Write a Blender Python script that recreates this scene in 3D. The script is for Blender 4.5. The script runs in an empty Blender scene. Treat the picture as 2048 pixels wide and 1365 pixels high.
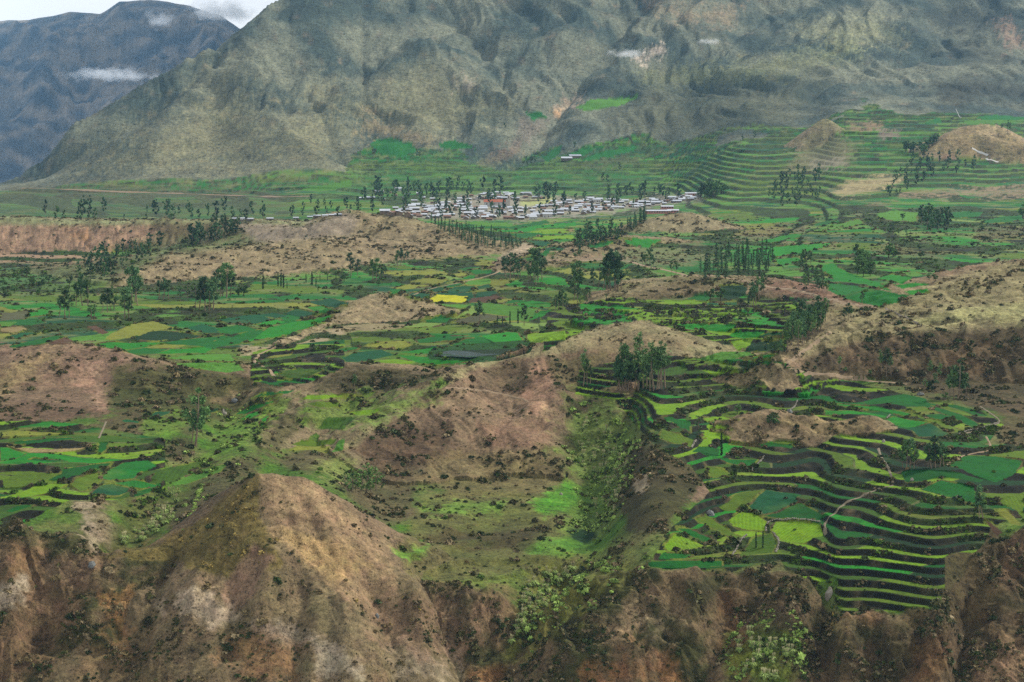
import bpy, math, random
import numpy as np
random.seed(7); rng = np.random.default_rng(7)

# ------------------------------------------------------------------ camera, sky, sun, exposure
F = 3822.0          # focal length in pixels of the 2048 px wide photograph
YH = 285.0          # row of the true horizon
ZC = 100.0          # camera height
W, H = 2048.0, 1365.0
scn = bpy.context.scene
cam_d = bpy.data.cameras.new('camera'); cam = bpy.data.objects.new('camera', cam_d)
scn.collection.objects.link(cam); scn.camera = cam
cam.location = (0, 0, ZC); cam.rotation_euler = (math.pi / 2, 0, 0)
cam_d.sensor_width = 36; cam_d.lens = 36 * F / W
cam_d.shift_y = -(H / 2 - YH) / W
cam_d.clip_start = 1; cam_d.clip_end = 40000

SUN_ELEV, SUN_AZ = 40, 62       # azimuth: clockwise from +Y (view direction)
world = bpy.data.worlds.new('World'); scn.world = world; world.use_nodes = True
wn = world.node_tree.nodes; wl = world.node_tree.links; wn.clear()
wo = wn.new('ShaderNodeOutputWorld'); wb = wn.new('ShaderNodeBackground')
sk = wn.new('ShaderNodeTexSky'); sk.sky_type = 'NISHITA'; sk.sun_disc = False
sk.sun_elevation = math.radians(SUN_ELEV); sk.sun_rotation = math.radians(SUN_AZ)
sk.altitude = 3400
tc = wn.new('ShaderNodeTexCoord')
nz = wn.new('ShaderNodeTexNoise'); nz.inputs['Scale'].default_value = 5; nz.inputs['Detail'].default_value = 7
nz.inputs['Roughness'].default_value = .55
mp = wn.new('ShaderNodeMapping'); mp.inputs['Scale'].default_value = (1, 1, 3)
rp = wn.new('ShaderNodeValToRGB'); rp.color_ramp.elements[0].position = .36; rp.color_ramp.elements[1].position = .56
rp.color_ramp.elements[0].color = (.86, .86, .86, 1)
mx = wn.new('ShaderNodeMix'); mx.data_type = 'RGBA'
wl.new(tc.outputs['Generated'], mp.inputs['Vector']); wl.new(mp.outputs[0], nz.inputs['Vector'])
wl.new(nz.outputs['Fac'], rp.inputs[0]); wl.new(rp.outputs[0], mx.inputs['Factor'])
wl.new(sk.outputs[0], mx.inputs['A']); mx.inputs['B'].default_value = (15.2, 15.4, 15.7, 1)   # bright overcast cloud
wl.new(mx.outputs['Result'], wb.inputs['Color']); wb.inputs['Strength'].default_value = .06
wl.new(wb.outputs[0], wo.inputs['Surface'])

sun_d = bpy.data.lights.new('sun', 'SUN'); sun = bpy.data.objects.new('sun', sun_d); scn.collection.objects.link(sun)
sun_d.energy = 5.0; sun_d.angle = math.radians(5); sun_d.color = (1, .95, .86)
_el, _az = math.radians(SUN_ELEV), math.radians(SUN_AZ)
_dir = (math.cos(_el) * math.sin(_az), math.cos(_el) * math.cos(_az), math.sin(_el))   # towards the sun
from mathutils import Vector
sun.rotation_euler = Vector(_dir).to_track_quat('Z', 'Y').to_euler()
vs = scn.view_settings; vs.view_transform = 'Standard'; vs.look = 'None'; vs.exposure = 0.28; vs.gamma = 1; vs.use_curve_mapping = False
scn.cycles.max_bounces = 4; scn.cycles.diffuse_bounces = 2; scn.cycles.volume_bounces = 2
scn.cycles.transparent_max_bounces = 6
HAZE_D = 1.9e-5
scn.cycles.use_denoising = False

# ------------------------------------------------------------------ helpers: numbers
def perlin(x, y, seed):
    xi = np.floor(x).astype(np.int64); yi = np.floor(y).astype(np.int64)
    xf = (x - xi).astype(np.float32); yf = (y - yi).astype(np.float32)
    def g(ix, iy):
        h = (ix * 374761393 + iy * 668265263 + seed * 974634777) & 0x7fffffff
        h = ((h ^ (h >> 13)) * 1274126177) & 0x7fffffff
        return ((h ^ (h >> 16)) & 0xffff).astype(np.float32) * (6.2831853 / 65536)
    u = xf * xf * xf * (xf * (xf * 6 - 15) + 10); v = yf * yf * yf * (yf * (yf * 6 - 15) + 10)
    def d(ix, iy, fx, fy):
        a = g(ix, iy); return np.cos(a) * fx + np.sin(a) * fy
    a = d(xi, yi, xf, yf); b = d(xi + 1, yi, xf - 1, yf); c = d(xi, yi + 1, xf, yf - 1); e = d(xi + 1, yi + 1, xf - 1, yf - 1)
    return (a + (b - a) * u + (c - a) * v + (a - b - c + e) * u * v) * 1.5
def fbm(x, y, seed, octv=4, gain=.5):
    s = 0; a = 1.0
    for k in range(octv):
        s = s + a * perlin(x * 2 ** k + 17.3 * k, y * 2 ** k - 9.1 * k, seed + k); a *= gain
    return s
def ridged(x, y, seed, octv=3, gain=.5):
    s = 0; a = 1.0
    for k in range(octv):
        s = s + a * (1 - 2 * np.abs(perlin(x * 2 ** k + 5.7 * k, y * 2 ** k + 3.3 * k, seed + k))); a *= gain
    return s
def sstep(a, b, x):
    t = np.clip((x - a) / (b - a), 0, 1); return t * t * (3 - 2 * t)
def hash01(*k):
    h = np.zeros_like(np.asarray(k[0]), dtype=np.int64)
    for i, q in enumerate(k):
        h = (h * 1000003 + np.asarray(q).astype(np.int64) * (7919 + 104729 * i) + 12345) & 0x7fffffff
        h = ((h ^ (h >> 15)) * 2246822519) & 0x7fffffff
    h = ((h ^ (h >> 13)) * 3266489917) & 0x7fffffff
    return ((h ^ (h >> 16)) & 0xfffff) / float(0x100000)
GAIN = .56          # colours below are noted as they look in this light; the surface's own colour is darker
def lin(c):
    c = np.asarray(c, float) / 255.0
    return GAIN * np.where(c <= .04045, c / 12.92, ((c + .055) / 1.055) ** 2.4)
def smax(a, b, k):
    return .5 * (a + b + np.sqrt((a - b) ** 2 + k * k))

# ------------------------------------------------------------------ terrain: sample grid
U = np.arange(-110, 2048 + 112, 2.3)
def seg(a, b, st): return np.arange(a, b, st)
DR = np.concatenate([seg(470, 570, 2.5), seg(570, 590, .8), seg(590, 668, .34), seg(668, 800, .62), seg(800, 1010, .85), seg(1010, 1300, 1.75),
                     seg(1300, 2000, 4.6), seg(2000, 3200, 11), seg(3200, 4700, 12), seg(4700, 9200, 220), seg(9200, 15200, 75)])
NR, NC = len(DR), len(U)
UU = np.broadcast_to(U[None, :], (NR, NC)); DD = np.broadcast_to(DR[:, None], (NR, NC))
XX = DD * (UU - W / 2) / F

def z_of(v, D): return ZC - np.asarray(D) * (np.asarray(v) - YH) / F
def v_of(z, D): return YH + F * (ZC - z) / D
def x_of(u, D): return np.asarray(D) * (np.asarray(u) - W / 2) / F

FARL = [(445, 2200), (430, 2450), (415, 2700), (400, 3000), (388, 3250)]
FARC = [(450, 2050), (432, 2350), (412, 2650), (396, 2950), (380, 3200)]
FARM = [(448, 2000), (420, 2300), (385, 2600), (350, 2850), (318, 3060), (290, 3290), (262, 3470), (200, 3760), (100, 4150), (0, 4500), (-200, 5000), (-520, 5900), (-600, 15500)]
FARR = [(440, 1950), (415, 2200), (380, 2550), (340, 2850), (300, 3050), (255, 3260), (228, 3480), (190, 3750), (100, 4150), (0, 4500), (-200, 5000), (-520, 5900), (-600, 15500)]
MTC = [(350, 3350), (300, 3550), (200, 3850), (100, 4150), (0, 4450), (-200, 5000), (-520, 5900), (-600, 15500)]
COLS = {
 -150: [(1060, 640), (1000, 680), (940, 725), (870, 790), (780, 870), (700, 965), (640, 1090), (600, 1230), (560, 1450), (535, 1720)] + FARL + [(385, 3450), (380, 15500)],
 0: [(1060, 640), (1000, 680), (940, 725), (870, 790), (780, 870), (700, 965), (640, 1090), (600, 1230), (560, 1450), (535, 1720)] + FARL + [(365, 3550), (300, 15500)],
 150: [(1078, 640), (1000, 678), (940, 722), (870, 790), (780, 872), (705, 960), (640, 1090), (600, 1230), (560, 1450), (535, 1700)] + FARL + [(340, 3450), (257, 3700), (150, 15500)],
 300: [(1105, 640), (1000, 690), (930, 740), (870, 795), (780, 880), (715, 950), (650, 1080), (605, 1220), (570, 1400), (540, 1650)] + FARL + [(300, 3500), (170, 3850), (0, 15500)],
 450: [(1130, 640), (1010, 690), (930, 750), (850, 820), (790, 880), (720, 950), (655, 1070), (605, 1220), (570, 1380), (540, 1600)] + FARL + [(300, 3500), (200, 3750), (85, 4000), (-100, 15500)],
 600: [(1160, 640), (1020, 690), (930, 760), (876, 818), (812, 878), (728, 952), (660, 1060), (610, 1200), (570, 1360), (535, 1600)] + FARC + [(300, 3500), (200, 3800), (100, 4050), (-15, 4300), (-400, 15500)],
 800: [(1165, 645), (1050, 710), (960, 790), (925, 830), (888, 872), (800, 918), (730, 945), (670, 1040), (620, 1160), (580, 1290), (540, 1450), (515, 1600)] + FARC + MTC,
 1000: [(1190, 640), (1100, 690), (1000, 760), (930, 825), (905, 862), (850, 905), (710, 950), (660, 1050), (610, 1170), (570, 1300), (530, 1480), (500, 1700)] + FARC + MTC,
 1180: [(1165, 645), (1100, 682), (1000, 765), (900, 860), (830, 905), (750, 930), (690, 980), (650, 1060), (600, 1180), (560, 1290), (520, 1470), (490, 1700)] + FARC + MTC,
 1320: [(1150, 635), (1000, 690), (900, 745), (830, 800), (740, 890), (690, 960), (640, 1060), (600, 1160), (560, 1260), (520, 1450), (480, 1700)] + FARC + MTC,
 1500: [(1150, 645), (1000, 712), (900, 772), (830, 828), (740, 900), (690, 962), (640, 1060), (600, 1160), (560, 1270), (520, 1450), (480, 1700)] + FARM,
 1565: [(1152, 645), (1000, 710), (900, 770), (830, 826), (740, 900), (690, 960), (640, 1065), (600, 1160), (560, 1268), (520, 1450), (480, 1700)] + FARM,
 1625: [(1180, 636), (1100, 660), (1000, 706), (950, 737), (880, 792), (830, 830), (780, 872), (700, 950), (620, 1100), (560, 1250), (500, 1500), (470, 1700)] + FARM,
 1685: [(1245, 610), (1100, 650), (1000, 694), (950, 722), (880, 775), (830, 815), (780, 865), (700, 950), (620, 1100), (560, 1250), (500, 1500), (470, 1700)] + FARR,
 1880: [(1240, 604), (1100, 638), (1000, 676), (950, 704), (880, 756), (830, 800), (790, 850), (700, 950), (620, 1090), (560, 1230), (500, 1480), (465, 1700)] + FARR,
 1955: [(1110, 640), (1000, 678), (950, 704), (880, 756), (830, 800), (790, 850), (700, 950), (620, 1090), (560, 1230), (500, 1480), (465, 1700)] + FARR,
 2050: [(1060, 654), (1000, 680), (950, 706), (880, 758), (830, 802), (790, 850), (700, 950), (620, 1090), (560, 1230), (500, 1480), (465, 1700)] + FARR,
 2200: [(1020, 674), (950, 708), (880, 760), (830, 803), (790, 850), (700, 950), (620, 1090), (560, 1230), (500, 1480), (465, 1700)] + FARR,
}
cu = np.array(sorted(COLS)); prof = []
for c in cu:
    L = COLS[c]; vt, dt = L[0]
    pts = [(vt + 900, dt - 92), (vt + 520, dt - 62), (vt + 330, dt - 44), (vt + 150, dt - 22)] + L
    d = np.array([p[1] for p in pts], float); vv = np.array([p[0] for p in pts], float)
    z = z_of(vv, d)
    prof.append(np.interp(DR, d, z, left=z[0] - 6))
prof = np.array(prof).T                      # NR x ncols
def cinterp(u):
    i = np.clip(np.searchsorted(cu, u) - 1, 0, len(cu) - 2)
    t = np.clip((u - cu[i]) / (cu[i + 1] - cu[i]), 0, 1); t = t * t * (3 - 2 * t)
    return prof[:, i] * (1 - t) + prof[:, i + 1] * t
Z = cinterp(U)
def blur(A, n, ax):
    k = np.ones(2 * n + 1) / (2 * n + 1)
    P = np.pad(A, [(n, n) if a == ax else (0, 0) for a in (0, 1)], mode='edge')
    C = np.cumsum(P, axis=ax); C = np.insert(C, 0, 0, axis=ax)
    m = 2 * n + 1
    return (np.take(C, range(m, C.shape[ax]), axis=ax) - np.take(C, range(0, C.shape[ax] - m), axis=ax)) / m
Z = blur(blur(Z, 6, 0), 8, 1)
DTOP = blur(np.interp(U, cu, [COLS[c][0][1] for c in cu])[None, :], 6, 1)[0]

# mountain on the left: skyline against the sky and the far range
SKY = np.array([(-200, 385), (0, 366), (50, 345), (90, 320), (120, 288), (150, 258), (200, 228), (240, 205), (290, 176), (340, 145), (390, 120), (430, 99), (470, 64), (500, 42), (540, 16), (580, -6), (640, -60), (720, -160), (2300, -600)])
DCR = np.array([(-200, 3450), (0, 3560), (100, 3640), (200, 3740), (300, 3850), (400, 3960), (500, 4090), (580, 4200), (640, 4300), (720, 4600), (900, 9000), (2300, 9000)])
vc = np.interp(U, SKY[:, 0], SKY[:, 1]); dc = np.interp(U, DCR[:, 0], DCR[:, 1])
vt_ = np.array([np.interp(dc[j], DR, v_of(Z[:, j], DR)) for j in range(NC)])
wgt = np.clip((DD - 3230) / np.maximum(dc[None, :] - 3230, 50), 0, 1)
lw = (1 - sstep(575, 760, U))[None, :]
Vn = v_of(Z, DD) + (vc - vt_)[None, :] * wgt * lw
zc_ = z_of(vc, dc)
Zn = z_of(Vn, DD)
Z = np.where(DD > dc[None, :], Zn + (zc_[None, :] - .75 * (DD - dc[None, :]) - Zn) * lw, Zn)
# far range
R1 = np.array([(-200, 60), (0, 42), (60, 40), (140, 22), (200, 27), (240, 6), (300, 2), (380, 14), (440, 34), (480, 60), (560, 80), (2300, 300)])
vr = np.interp(U, R1[:, 0], R1[:, 1]); zr = z_of(vr, 14000.0)
z0 = z_of(350, 9400.0)
ZM1 = z0 + (zr[None, :] - z0) * np.clip((DD - 9400) / 4600, -2, 1) ** 1 - np.maximum(DD - 14000, 0) * .6
rg = ridged(XX / 750 + DD / 2900, DD / 3100 - XX / 4200, 91, 5)
ZM1 += (rg * 130 - 70) * sstep(9400, 10400, DD) * (1 - .9 * sstep(12900, 14000, DD))
zone = np.zeros((NR, NC), np.int16)         # 0 valley floor, 1 mountain, 2 far mountain, 3 canyon cliff, 10+ hills
mm = (ZM1 > Z) & (UU < 640) & (DD > 8800)
Z = np.where(mm, ZM1, Z)

# ------------------------------------------------------------------ hills: crest lines (column, row, distance)
HILLS = [
 # name, crest, front slope, back slope, rounding, noise, label
 ('mesa', [(-260, 438, 1900), (0, 438, 1900), (60, 437, 1900), (150, 443, 1890), (250, 445, 1880), (330, 442, 1880), (480, 441, 1880), (600, 452, 1850)], .62, .05, 3, 'flat-topped ridge with a pale pink eroded cliff face'),
 ('peak', [(500, 447, 1800), (600, 455, 1770), (640, 440, 1765), (690, 422, 1760), (722, 425, 1755), (800, 433, 1740), (870, 450, 1720), (960, 478, 1690), (1060, 497, 1660)], .30, .4, 8, 'tan scrubby hill with a grey eroded scar below its summit'),
 ('long', [(185, 582, 1340), (260, 546, 1420), (340, 512, 1500), (420, 498, 1530), (520, 490, 1560), (640, 480, 1590), (720, 478, 1610), (850, 488, 1620), (1000, 498, 1620)], .22, .12, 12, 'long low tan hill dotted with scrub behind the row of cypresses'),
 ('small', [(560, 692, 1000), (650, 648, 1080), (690, 622, 1110), (722, 600, 1130), (755, 589, 1140), (800, 592, 1140), (850, 604, 1135), (905, 622, 1120)], .30, .5, 5, 'small pointed tan hillock beside the bright valley fields'),
 ('dome', [(1250, 462, 1880), (1290, 441, 1890), (1340, 430, 1890), (1385, 428, 1890), (1430, 440, 1890), (1465, 452, 1890)], .35, .5, 8, 'rounded tan hillock below the pink-walled school'),
 ('rise', [(1090, 522, 1430), (1150, 494, 1560), (1250, 474, 1650), (1340, 480, 1650), (1420, 492, 1620), (1480, 520, 1500)], .16, .2, 10, 'low grassy rise with a single green field on top'),
 ('roadside', [(1240, 600, 1150), (1310, 572, 1190), (1400, 552, 1220), (1480, 556, 1220), (1580, 568, 1190), (1680, 590, 1150)], .22, .15, 6, 'brown scrub slope below the dirt road'),
 ('rim', [(1562, 726, 878), (1610, 707, 895), (1660, 695, 905), (1720, 681, 910), (1850, 662, 912), (2048, 646, 912), (2300, 630, 912)], .66, .05, 5, None),
 ('right', [(1562, 726, 880), (1600, 695, 920), (1660, 661, 960), (1720, 628, 1000), (1760, 607, 1015), (1850, 570, 1035), (1930, 541, 1050), (1985, 527, 1060), (2060, 526, 1060), (2300, 520, 1060)], .16, .5, 6, 'broad hill with pale grassy top and dark scrub-covered face'),
 ('centre', [(690, 895, 800), (735, 850, 820), (780, 818, 840), (860, 768, 865), (920, 739, 880), (970, 722, 890), (1020, 711, 897), (1090, 690, 910), (1150, 668, 925), (1220, 655, 935), (1290, 648, 940), (1350, 655, 945), (1420, 672, 950), (1475, 694, 955)], .42, .4, 7, 'large bare tan hill with a scooped-out earthy slope'),
 ('spur', [(1085, 700, 912), (1104, 745, 895), (1112, 800, 872), (1108, 850, 850)], .5, .5, 3, None),
 ('left', [(-260, 712, 930), (-40, 700, 925), (20, 692, 920), (60, 689, 918), (120, 688, 918), (180, 695, 918), (230, 705, 915), (268, 716, 908)], .40, .4, 8, 'bare pinkish brown hill with a worn track down its flank'),
 ('pyramid', [(200, 1118, 640), (260, 1090, 646), (300, 1082, 648), (380, 1050, 652), (430, 1010, 655), (480, 972, 657), (515, 951, 658), (545, 947, 658), (590, 952, 660), (625, 972, 660), (690, 1012, 662), (740, 1060, 664), (790, 1118, 664)], .80, .6, 2.5, 'steep bare pyramid-shaped hill on the canyon edge'),
 ('ridge', [(518, 952, 657), (512, 1000, 648), (516, 1045, 641), (560, 1108, 631), (620, 1160, 624), (690, 1220, 617)], .9, .9, 1.5, None),
 ('mound', [(596, 782, 880), (640, 748, 895), (700, 731, 900), (780, 729, 900), (850, 742, 895), (890, 765, 885)], .33, .3, 6, 'low dark brown scrub mound with one slender tree'),
 ('scrub', [(255, 735, 925), (330, 742, 905), (400, 738, 905), (470, 748, 900), (540, 766, 890)], .26, .1, 8, 'dark scrub slope below the pale meadow'),
 ('lump', [(640, 800, 860), (600, 815, 850), (560, 835, 835), (530, 870, 805), (515, 900, 780)], .32, .3, 4, 'low scrubby spur between the two green gullies'),
 ('knoll', [(1480, 842, 792), (1540, 832, 797), (1610, 838, 795), (1680, 850, 790), (1715, 842, 790), (1745, 833, 788), (1780, 852, 782), (1810, 882, 770)], .55, .3, 2.0, 'small rocky tan knoll among the terraces'),
 ('edge', [(1300, 1130, 645), (1245, 1172, 636), (1190, 1218, 628), (1130, 1270, 620), (1060, 1340, 612), (1000, 1420, 600)], .85, .8, 3, None),
 ('buttress', [(1590, 1160, 634), (1570, 1220, 622), (1560, 1290, 612), (1555, 1400, 600)], .8, .8, 2, None),
 ('corner', [(2300, 1020, 672), (2064, 1064, 650), (2024, 1100, 640), (2000, 1170, 626), (1985, 1260, 610)], .75, .7, 3, None),
 ('conical', [(1570, 325, 3180), (1615, 272, 3230), (1650, 238, 3250), (1672, 252, 3245), (1712, 308, 3180)], .8, .8, 10, 'dry conical spur rising above the terraces at the mountain foot'),
 ('farright', [(1890, 305, 2960), (1925, 272, 3000), (1960, 264, 3010), (2010, 284, 2960), (2060, 287, 2940), (2260, 280, 2940)], .85, .5, 8, 'tan rounded hill with a white track cut below it'),
 ('tanback', [(1860, 305, 2980), (1900, 268, 3020), (1935, 252, 3050), (1985, 248, 3060)], .7, .4, 10, None),
]
hillidx = {}
for hi, (nm, cr, sf, sb, rr, lab) in enumerate(HILLS):
    c = np.array(cr, float); px = x_of(c[:, 0], c[:, 2]); py = c[:, 2]; pz = z_of(c[:, 1], c[:, 2])
    reach = 230 if c[:, 2].max() < 1250 else 700
    r0 = np.searchsorted(DR, py.min() - reach); r1 = np.searchsorted(DR, py.max() + reach)
    um = (U > c[:, 0].min() - 3 * reach * F / c[:, 2].mean() / 2) & (U < c[:, 0].max() + 3 * reach * F / c[:, 2].mean() / 2)
    js = np.where(um)[0]; j0, j1 = js[0], js[-1] + 1
    sx = XX[r0:r1, j0:j1]; sy = DD[r0:r1, j0:j1]
    wob = fbm(sx / 30, sy / 30, 300 + hi, 3)
    best = np.full(sx.shape, -1e9)
    for k in range(len(c) - 1):
        ax, ay, bx, by = px[k], py[k], px[k + 1], py[k + 1]
        l2 = (bx - ax) ** 2 + (by - ay) ** 2
        t = np.clip(((sx - ax) * (bx - ax) + (sy - ay) * (by - ay)) / l2, 0, 1)
        qx = ax + t * (bx - ax); qy = ay + t * (by - ay)
        d = np.hypot(sx - qx, sy - qy)
        fr = .5 - .5 * np.clip((sy - qy) / np.maximum(d, 1e-3), -1, 1)
        fr = sstep(.15, .75, fr)
        s = sb + (sf - sb) * fr
        s = s * (1 + .2 * wob * 35 / (35 + d))
        h = pz[k] + t * (pz[k + 1] - pz[k]) - (np.sqrt((s * d) ** 2 + (s * rr) ** 2) - s * rr)
        best = np.maximum(best, h)
    if nm == 'right': best -= .8 * np.maximum(0, np.interp(U[j0:j1], [1562, 1610, 1660, 1720, 1850, 2300], [876, 893, 903, 908, 910, 910])[None, :] - sy)
    base = Z[r0:r1, j0:j1]
    kk = max(.6, rr * .25)
    new = smax(base, best, kk)
    new = np.where(best < base - 6 * kk, base, new)
    hm = best > base + .3
    zone[r0:r1, j0:j1][hm] = 10 + hi
    Z[r0:r1, j0:j1] = new
    hillidx[nm] = 10 + hi

# scoop in the centre hill, pond bed, gullies
def px_poly_mask(poly, u, v, feather=0.0, noise=None):
    """inside weight of a pixel polygon for arrays u, v (flat)"""
    p = np.array(poly, float); out = np.zeros(u.shape, np.float32)
    m = feather + (0 if noise is None else 40)
    c = np.where((u > p[:, 0].min() - m) & (u < p[:, 0].max() + m) & (v > p[:, 1].min() - m) & (v < p[:, 1].max() + m))[0]
    if len(c) == 0: return out
    x = u[c]; y = v[c]; ins = np.zeros(len(c), bool); dm = np.full(len(c), 1e9)
    n = len(p)
    for i in range(n):
        x1, y1 = p[i]; x2, y2 = p[(i + 1) % n]
        cond = ((y1 > y) != (y2 > y))
        with np.errstate(divide='ignore', invalid='ignore'):
            xi = (x2 - x1) * (y - y1) / (y2 - y1 + 1e-12) + x1
        ins ^= cond & (x < xi)
        if feather > 0 or noise is not None:
            l2 = (x2 - x1) ** 2 + (y2 - y1) ** 2 + 1e-9
            t = np.clip(((x - x1) * (x2 - x1) + (y - y1) * (y2 - y1)) / l2, 0, 1)
            dm = np.minimum(dm, np.hypot(x - x1 - t * (x2 - x1), y - y1 - t * (y2 - y1)))
    if feather <= 0 and noise is None:
        out[c] = ins; return out
    sd = np.where(ins, dm, -dm)
    if noise is not None: sd = sd + noise[c]
    out[c] = np.clip(.5 + sd / max(feather, .5) * .5, 0, 1)
    return out
VV = v_of(Z, DD)
uf = UU.ravel()
def line_bump(pts, width, amp, sharp=False):
    """raise or cut the ground along a line given in (column, row, distance)"""
    c = np.array(pts, float); px = x_of(c[:, 0], c[:, 2]); py = c[:, 2]
    r0 = np.searchsorted(DR, py.min() - 3 * width); r1 = np.searchsorted(DR, py.max() + 3 * width)
    sx = XX[r0:r1]; sy = DD[r0:r1]; dm = np.full(sx.shape, 1e9)
    for k in range(len(c) - 1):
        l2 = (px[k + 1] - px[k]) ** 2 + (py[k + 1] - py[k]) ** 2 + 1e-9
        t = np.clip(((sx - px[k]) * (px[k + 1] - px[k]) + (sy - py[k]) * (py[k + 1] - py[k])) / l2, 0, 1)
        dm = np.minimum(dm, np.hypot(sx - px[k] - t * (px[k + 1] - px[k]), sy - py[k] - t * (py[k + 1] - py[k])))
    Z[r0:r1] += amp * (np.exp(-dm / (width * 1.3)) if sharp else np.exp(-(dm / width) ** 2))
def depth_at(u, v):
    j = int(np.clip(round((u - U[0]) / 2.3), 0, NC - 1)); col = v_of(Z[:, j], DR)
    k = np.argmax(col <= v)
    return DR[k]
line_bump([(1000, 745, 885), (1005, 790, 872), (1000, 840, 860)], 15, -8)       # scoop
line_bump([(960, 800, 868), (1050, 800, 868)], 10, -3)
line_bump([(1130, 800, 900), (1165, 870, 860), (1185, 960, 790), (1190, 1050, 720), (1150, 1130, 665)], 8, -3.2)   # green gully
line_bump([(480, 790, 880), (440, 850, 820), (390, 930, 750), (330, 1010, 690), (250, 1090, 648)], 9, -4)       # left gully
line_bump([(700, 820, 855), (600, 890, 800), (520, 950, 735)], 8, -2.5)
line_bump([(1120, 1120, 670), (1080, 1180, 648), (1030, 1250, 634), (990, 1340, 620)], 8, -9)       # ravine
line_bump([(205, 1100, 645), (150, 1200, 628), (90, 1300, 612)], 6, -4)
def mt(pts):   # mountain line: distance from where the ray meets the surface
    return [(u, v, depth_at(u, v)) for u, v in pts]
for pts, w, a in [
  ([(430, 130), (300, 222), (200, 280), (90, 340)], 42, -38), ([(620, 190), (655, 260), (690, 320)], 36, -34),
  ([(545, 250), (590, 300), (640, 335)], 34, 26), ([(860, 120), (780, 165), (715, 200), (640, 260)], 30, 26), ([(860, 120), (930, 190), (1020, 217)], 30, 24),
  ([(900, 30), (960, 80), (1010, 115), (1005, 165), (1060, 215)], 34, -40), ([(1125, 15), (1060, 60), (1000, 92), (985, 150)], 32, 26),
  ([(1290, 0), (1230, 70), (1180, 130), (1120, 215), (1075, 275), (1010, 320)], 36, -42), ([(760, 20), (800, 80), (845, 110)], 32, 22),
  ([(720, 100), (730, 150), (725, 190)], 26, -22), ([(1540, 20), (1480, 70), (1420, 140), (1390, 180)], 40, -26), ([(1440, 0), (1380, 60), (1330, 110)], 40, 26),
  ([(1700, 60), (1640, 110), (1560, 130)], 40, 24), ([(1900, 20), (1880, 90), (1800, 130)], 40, -28), ([(2040, 60), (1960, 90), (1880, 110)], 36, 26),
  ([(690, 215), (760, 270), (820, 290)], 30, -18), ([(480, 100), (400, 190), (330, 250), (250, 300)], 40, 22), ([(880, 170), (960, 230), (900, 255)], 30, -14), ([(560, 120), (500, 180), (420, 260), (330, 330)], 22, -16), ([(680, 40), (660, 110), (640, 170)], 24, -18), ([(820, 20), (850, 60), (880, 90)], 20, -16), ([(1060, 20), (1090, 90), (1100, 150)], 22, -16), ([(1200, 10), (1150, 60), (1110, 110)], 22, 14), ([(1360, 100), (1300, 160), (1230, 200)], 24, -14), ([(1600, 20), (1560, 60), (1500, 110)], 24, -16), ([(1760, 20), (1720, 60), (1660, 80)], 22, 14), ([(1980, 10), (1960, 50), (1930, 90)], 24, -18), ([(1830, 60), (1780, 110), (1700, 150)], 22, -12)]:
    line_bump(mt(pts), w, a * .8, True)
for pts, w, a in [([(470, 1180), (455, 1310)], 3, -3), ([(335, 1130), (300, 1240), (250, 1360)], 3.5, -4), ([(750, 1190), (800, 1360)], 4, -4), ([(880, 1200), (930, 1360)], 4, -4), ([(600, 1170), (590, 1360)], 3.5, -3.5), ([(1350, 1170), (1330, 1300)], 3, -3.5),
                  ([(1450, 1170), (1440, 1300)], 3, -3.5), ([(1640, 1200), (1620, 1340)], 3.5, -3), ([(1750, 1270), (1740, 1360)], 3, -3), ([(540, 1120), (520, 1260)], 3, 3), ([(690, 1215), (690, 1350)], 3.5, 3.5), ([(830, 1200), (860, 1350)], 3.5, 3.5), ([(400, 1150), (370, 1300)], 3, 3), ([(1400, 1165), (1390, 1300)], 3, 3),
                  ([(100, 1090), (70, 1300)], 4, -4), ([(30, 1080), (10, 1300)], 4, 3.5), ([(1700, 1260), (1690, 1360)], 3, 3), ([(1830, 1250), (1820, 1360)], 3, -3), ([(600, 990), (640, 1080), (700, 1160)], 2, -1.2), ([(560, 980), (590, 1080), (640, 1160)], 2, -1.0), ([(650, 1010), (700, 1090), (750, 1150)], 2, -1.0)]:
    line_bump(mt(pts), w, a)
# natural relief
SL0 = np.gradient(blur(Z, 4, 0), axis=0) / np.gradient(DR)[:, None]
mtn = sstep(3330, 3800, DD) * (1 - sstep(4700, 5000, DD))
zone[(DD > 3330) & (zone == 0)] = 1
zone[mm] = 2
near = 1 - sstep(1500, 2600, DD)
cliff = np.where((zone == hillidx['pyramid']) | (zone == hillidx['ridge']), .35, 1.0) * (1 - sstep(-3, 9, DD - DTOP[None, :] + 5 * perlin(XX / 25, DD / 40, 5)))
wx_ = .5 * fbm(XX / 300, DD / 300, 15, 2)
rel = fbm(XX / 260, DD / 330, 11, 5) * 6 * mtn + (ridged(XX / 270 + wx_ + DD / 2500, DD / 1100, 21, 4) - .5) * 13 * mtn + (ridged(XX / 75 + wx_ * 2, DD / 380, 25, 3) - .5) * 8 * mtn
onhill = (zone >= 10); wq = .9 * fbm(XX / 40, DD / 40, 37, 3); wq2 = .9 * fbm(XX / 44, DD / 36, 38, 3)
calm = np.where((zone == hillidx['centre']) | (zone == hillidx['left']) | (zone == hillidx['spur']), .5, 1.0)
rel += calm * (fbm(XX / 46, DD / 46, 31, 5) * np.where(onhill, 2.2, .5) + (ridged(XX / 34 + wq, DD / 40 + wq2, 35, 4) - .4) * np.where(onhill, 1.3, .15)) * near * np.where((zone == hillidx['pyramid']) | (zone == hillidx['ridge']), .3, 1)
gul = ridged(XX / 13 + .8 * fbm(XX / 26, DD / 26, 39, 2), DD / 50, 41, 3)
rel += (gul - .3) * 1.3 * near * (zone == hillidx['rim'])
rel += (gul - .3) * 2.0 * (zone == hillidx['mesa']) * sstep(1895, 1870, DD)
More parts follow.
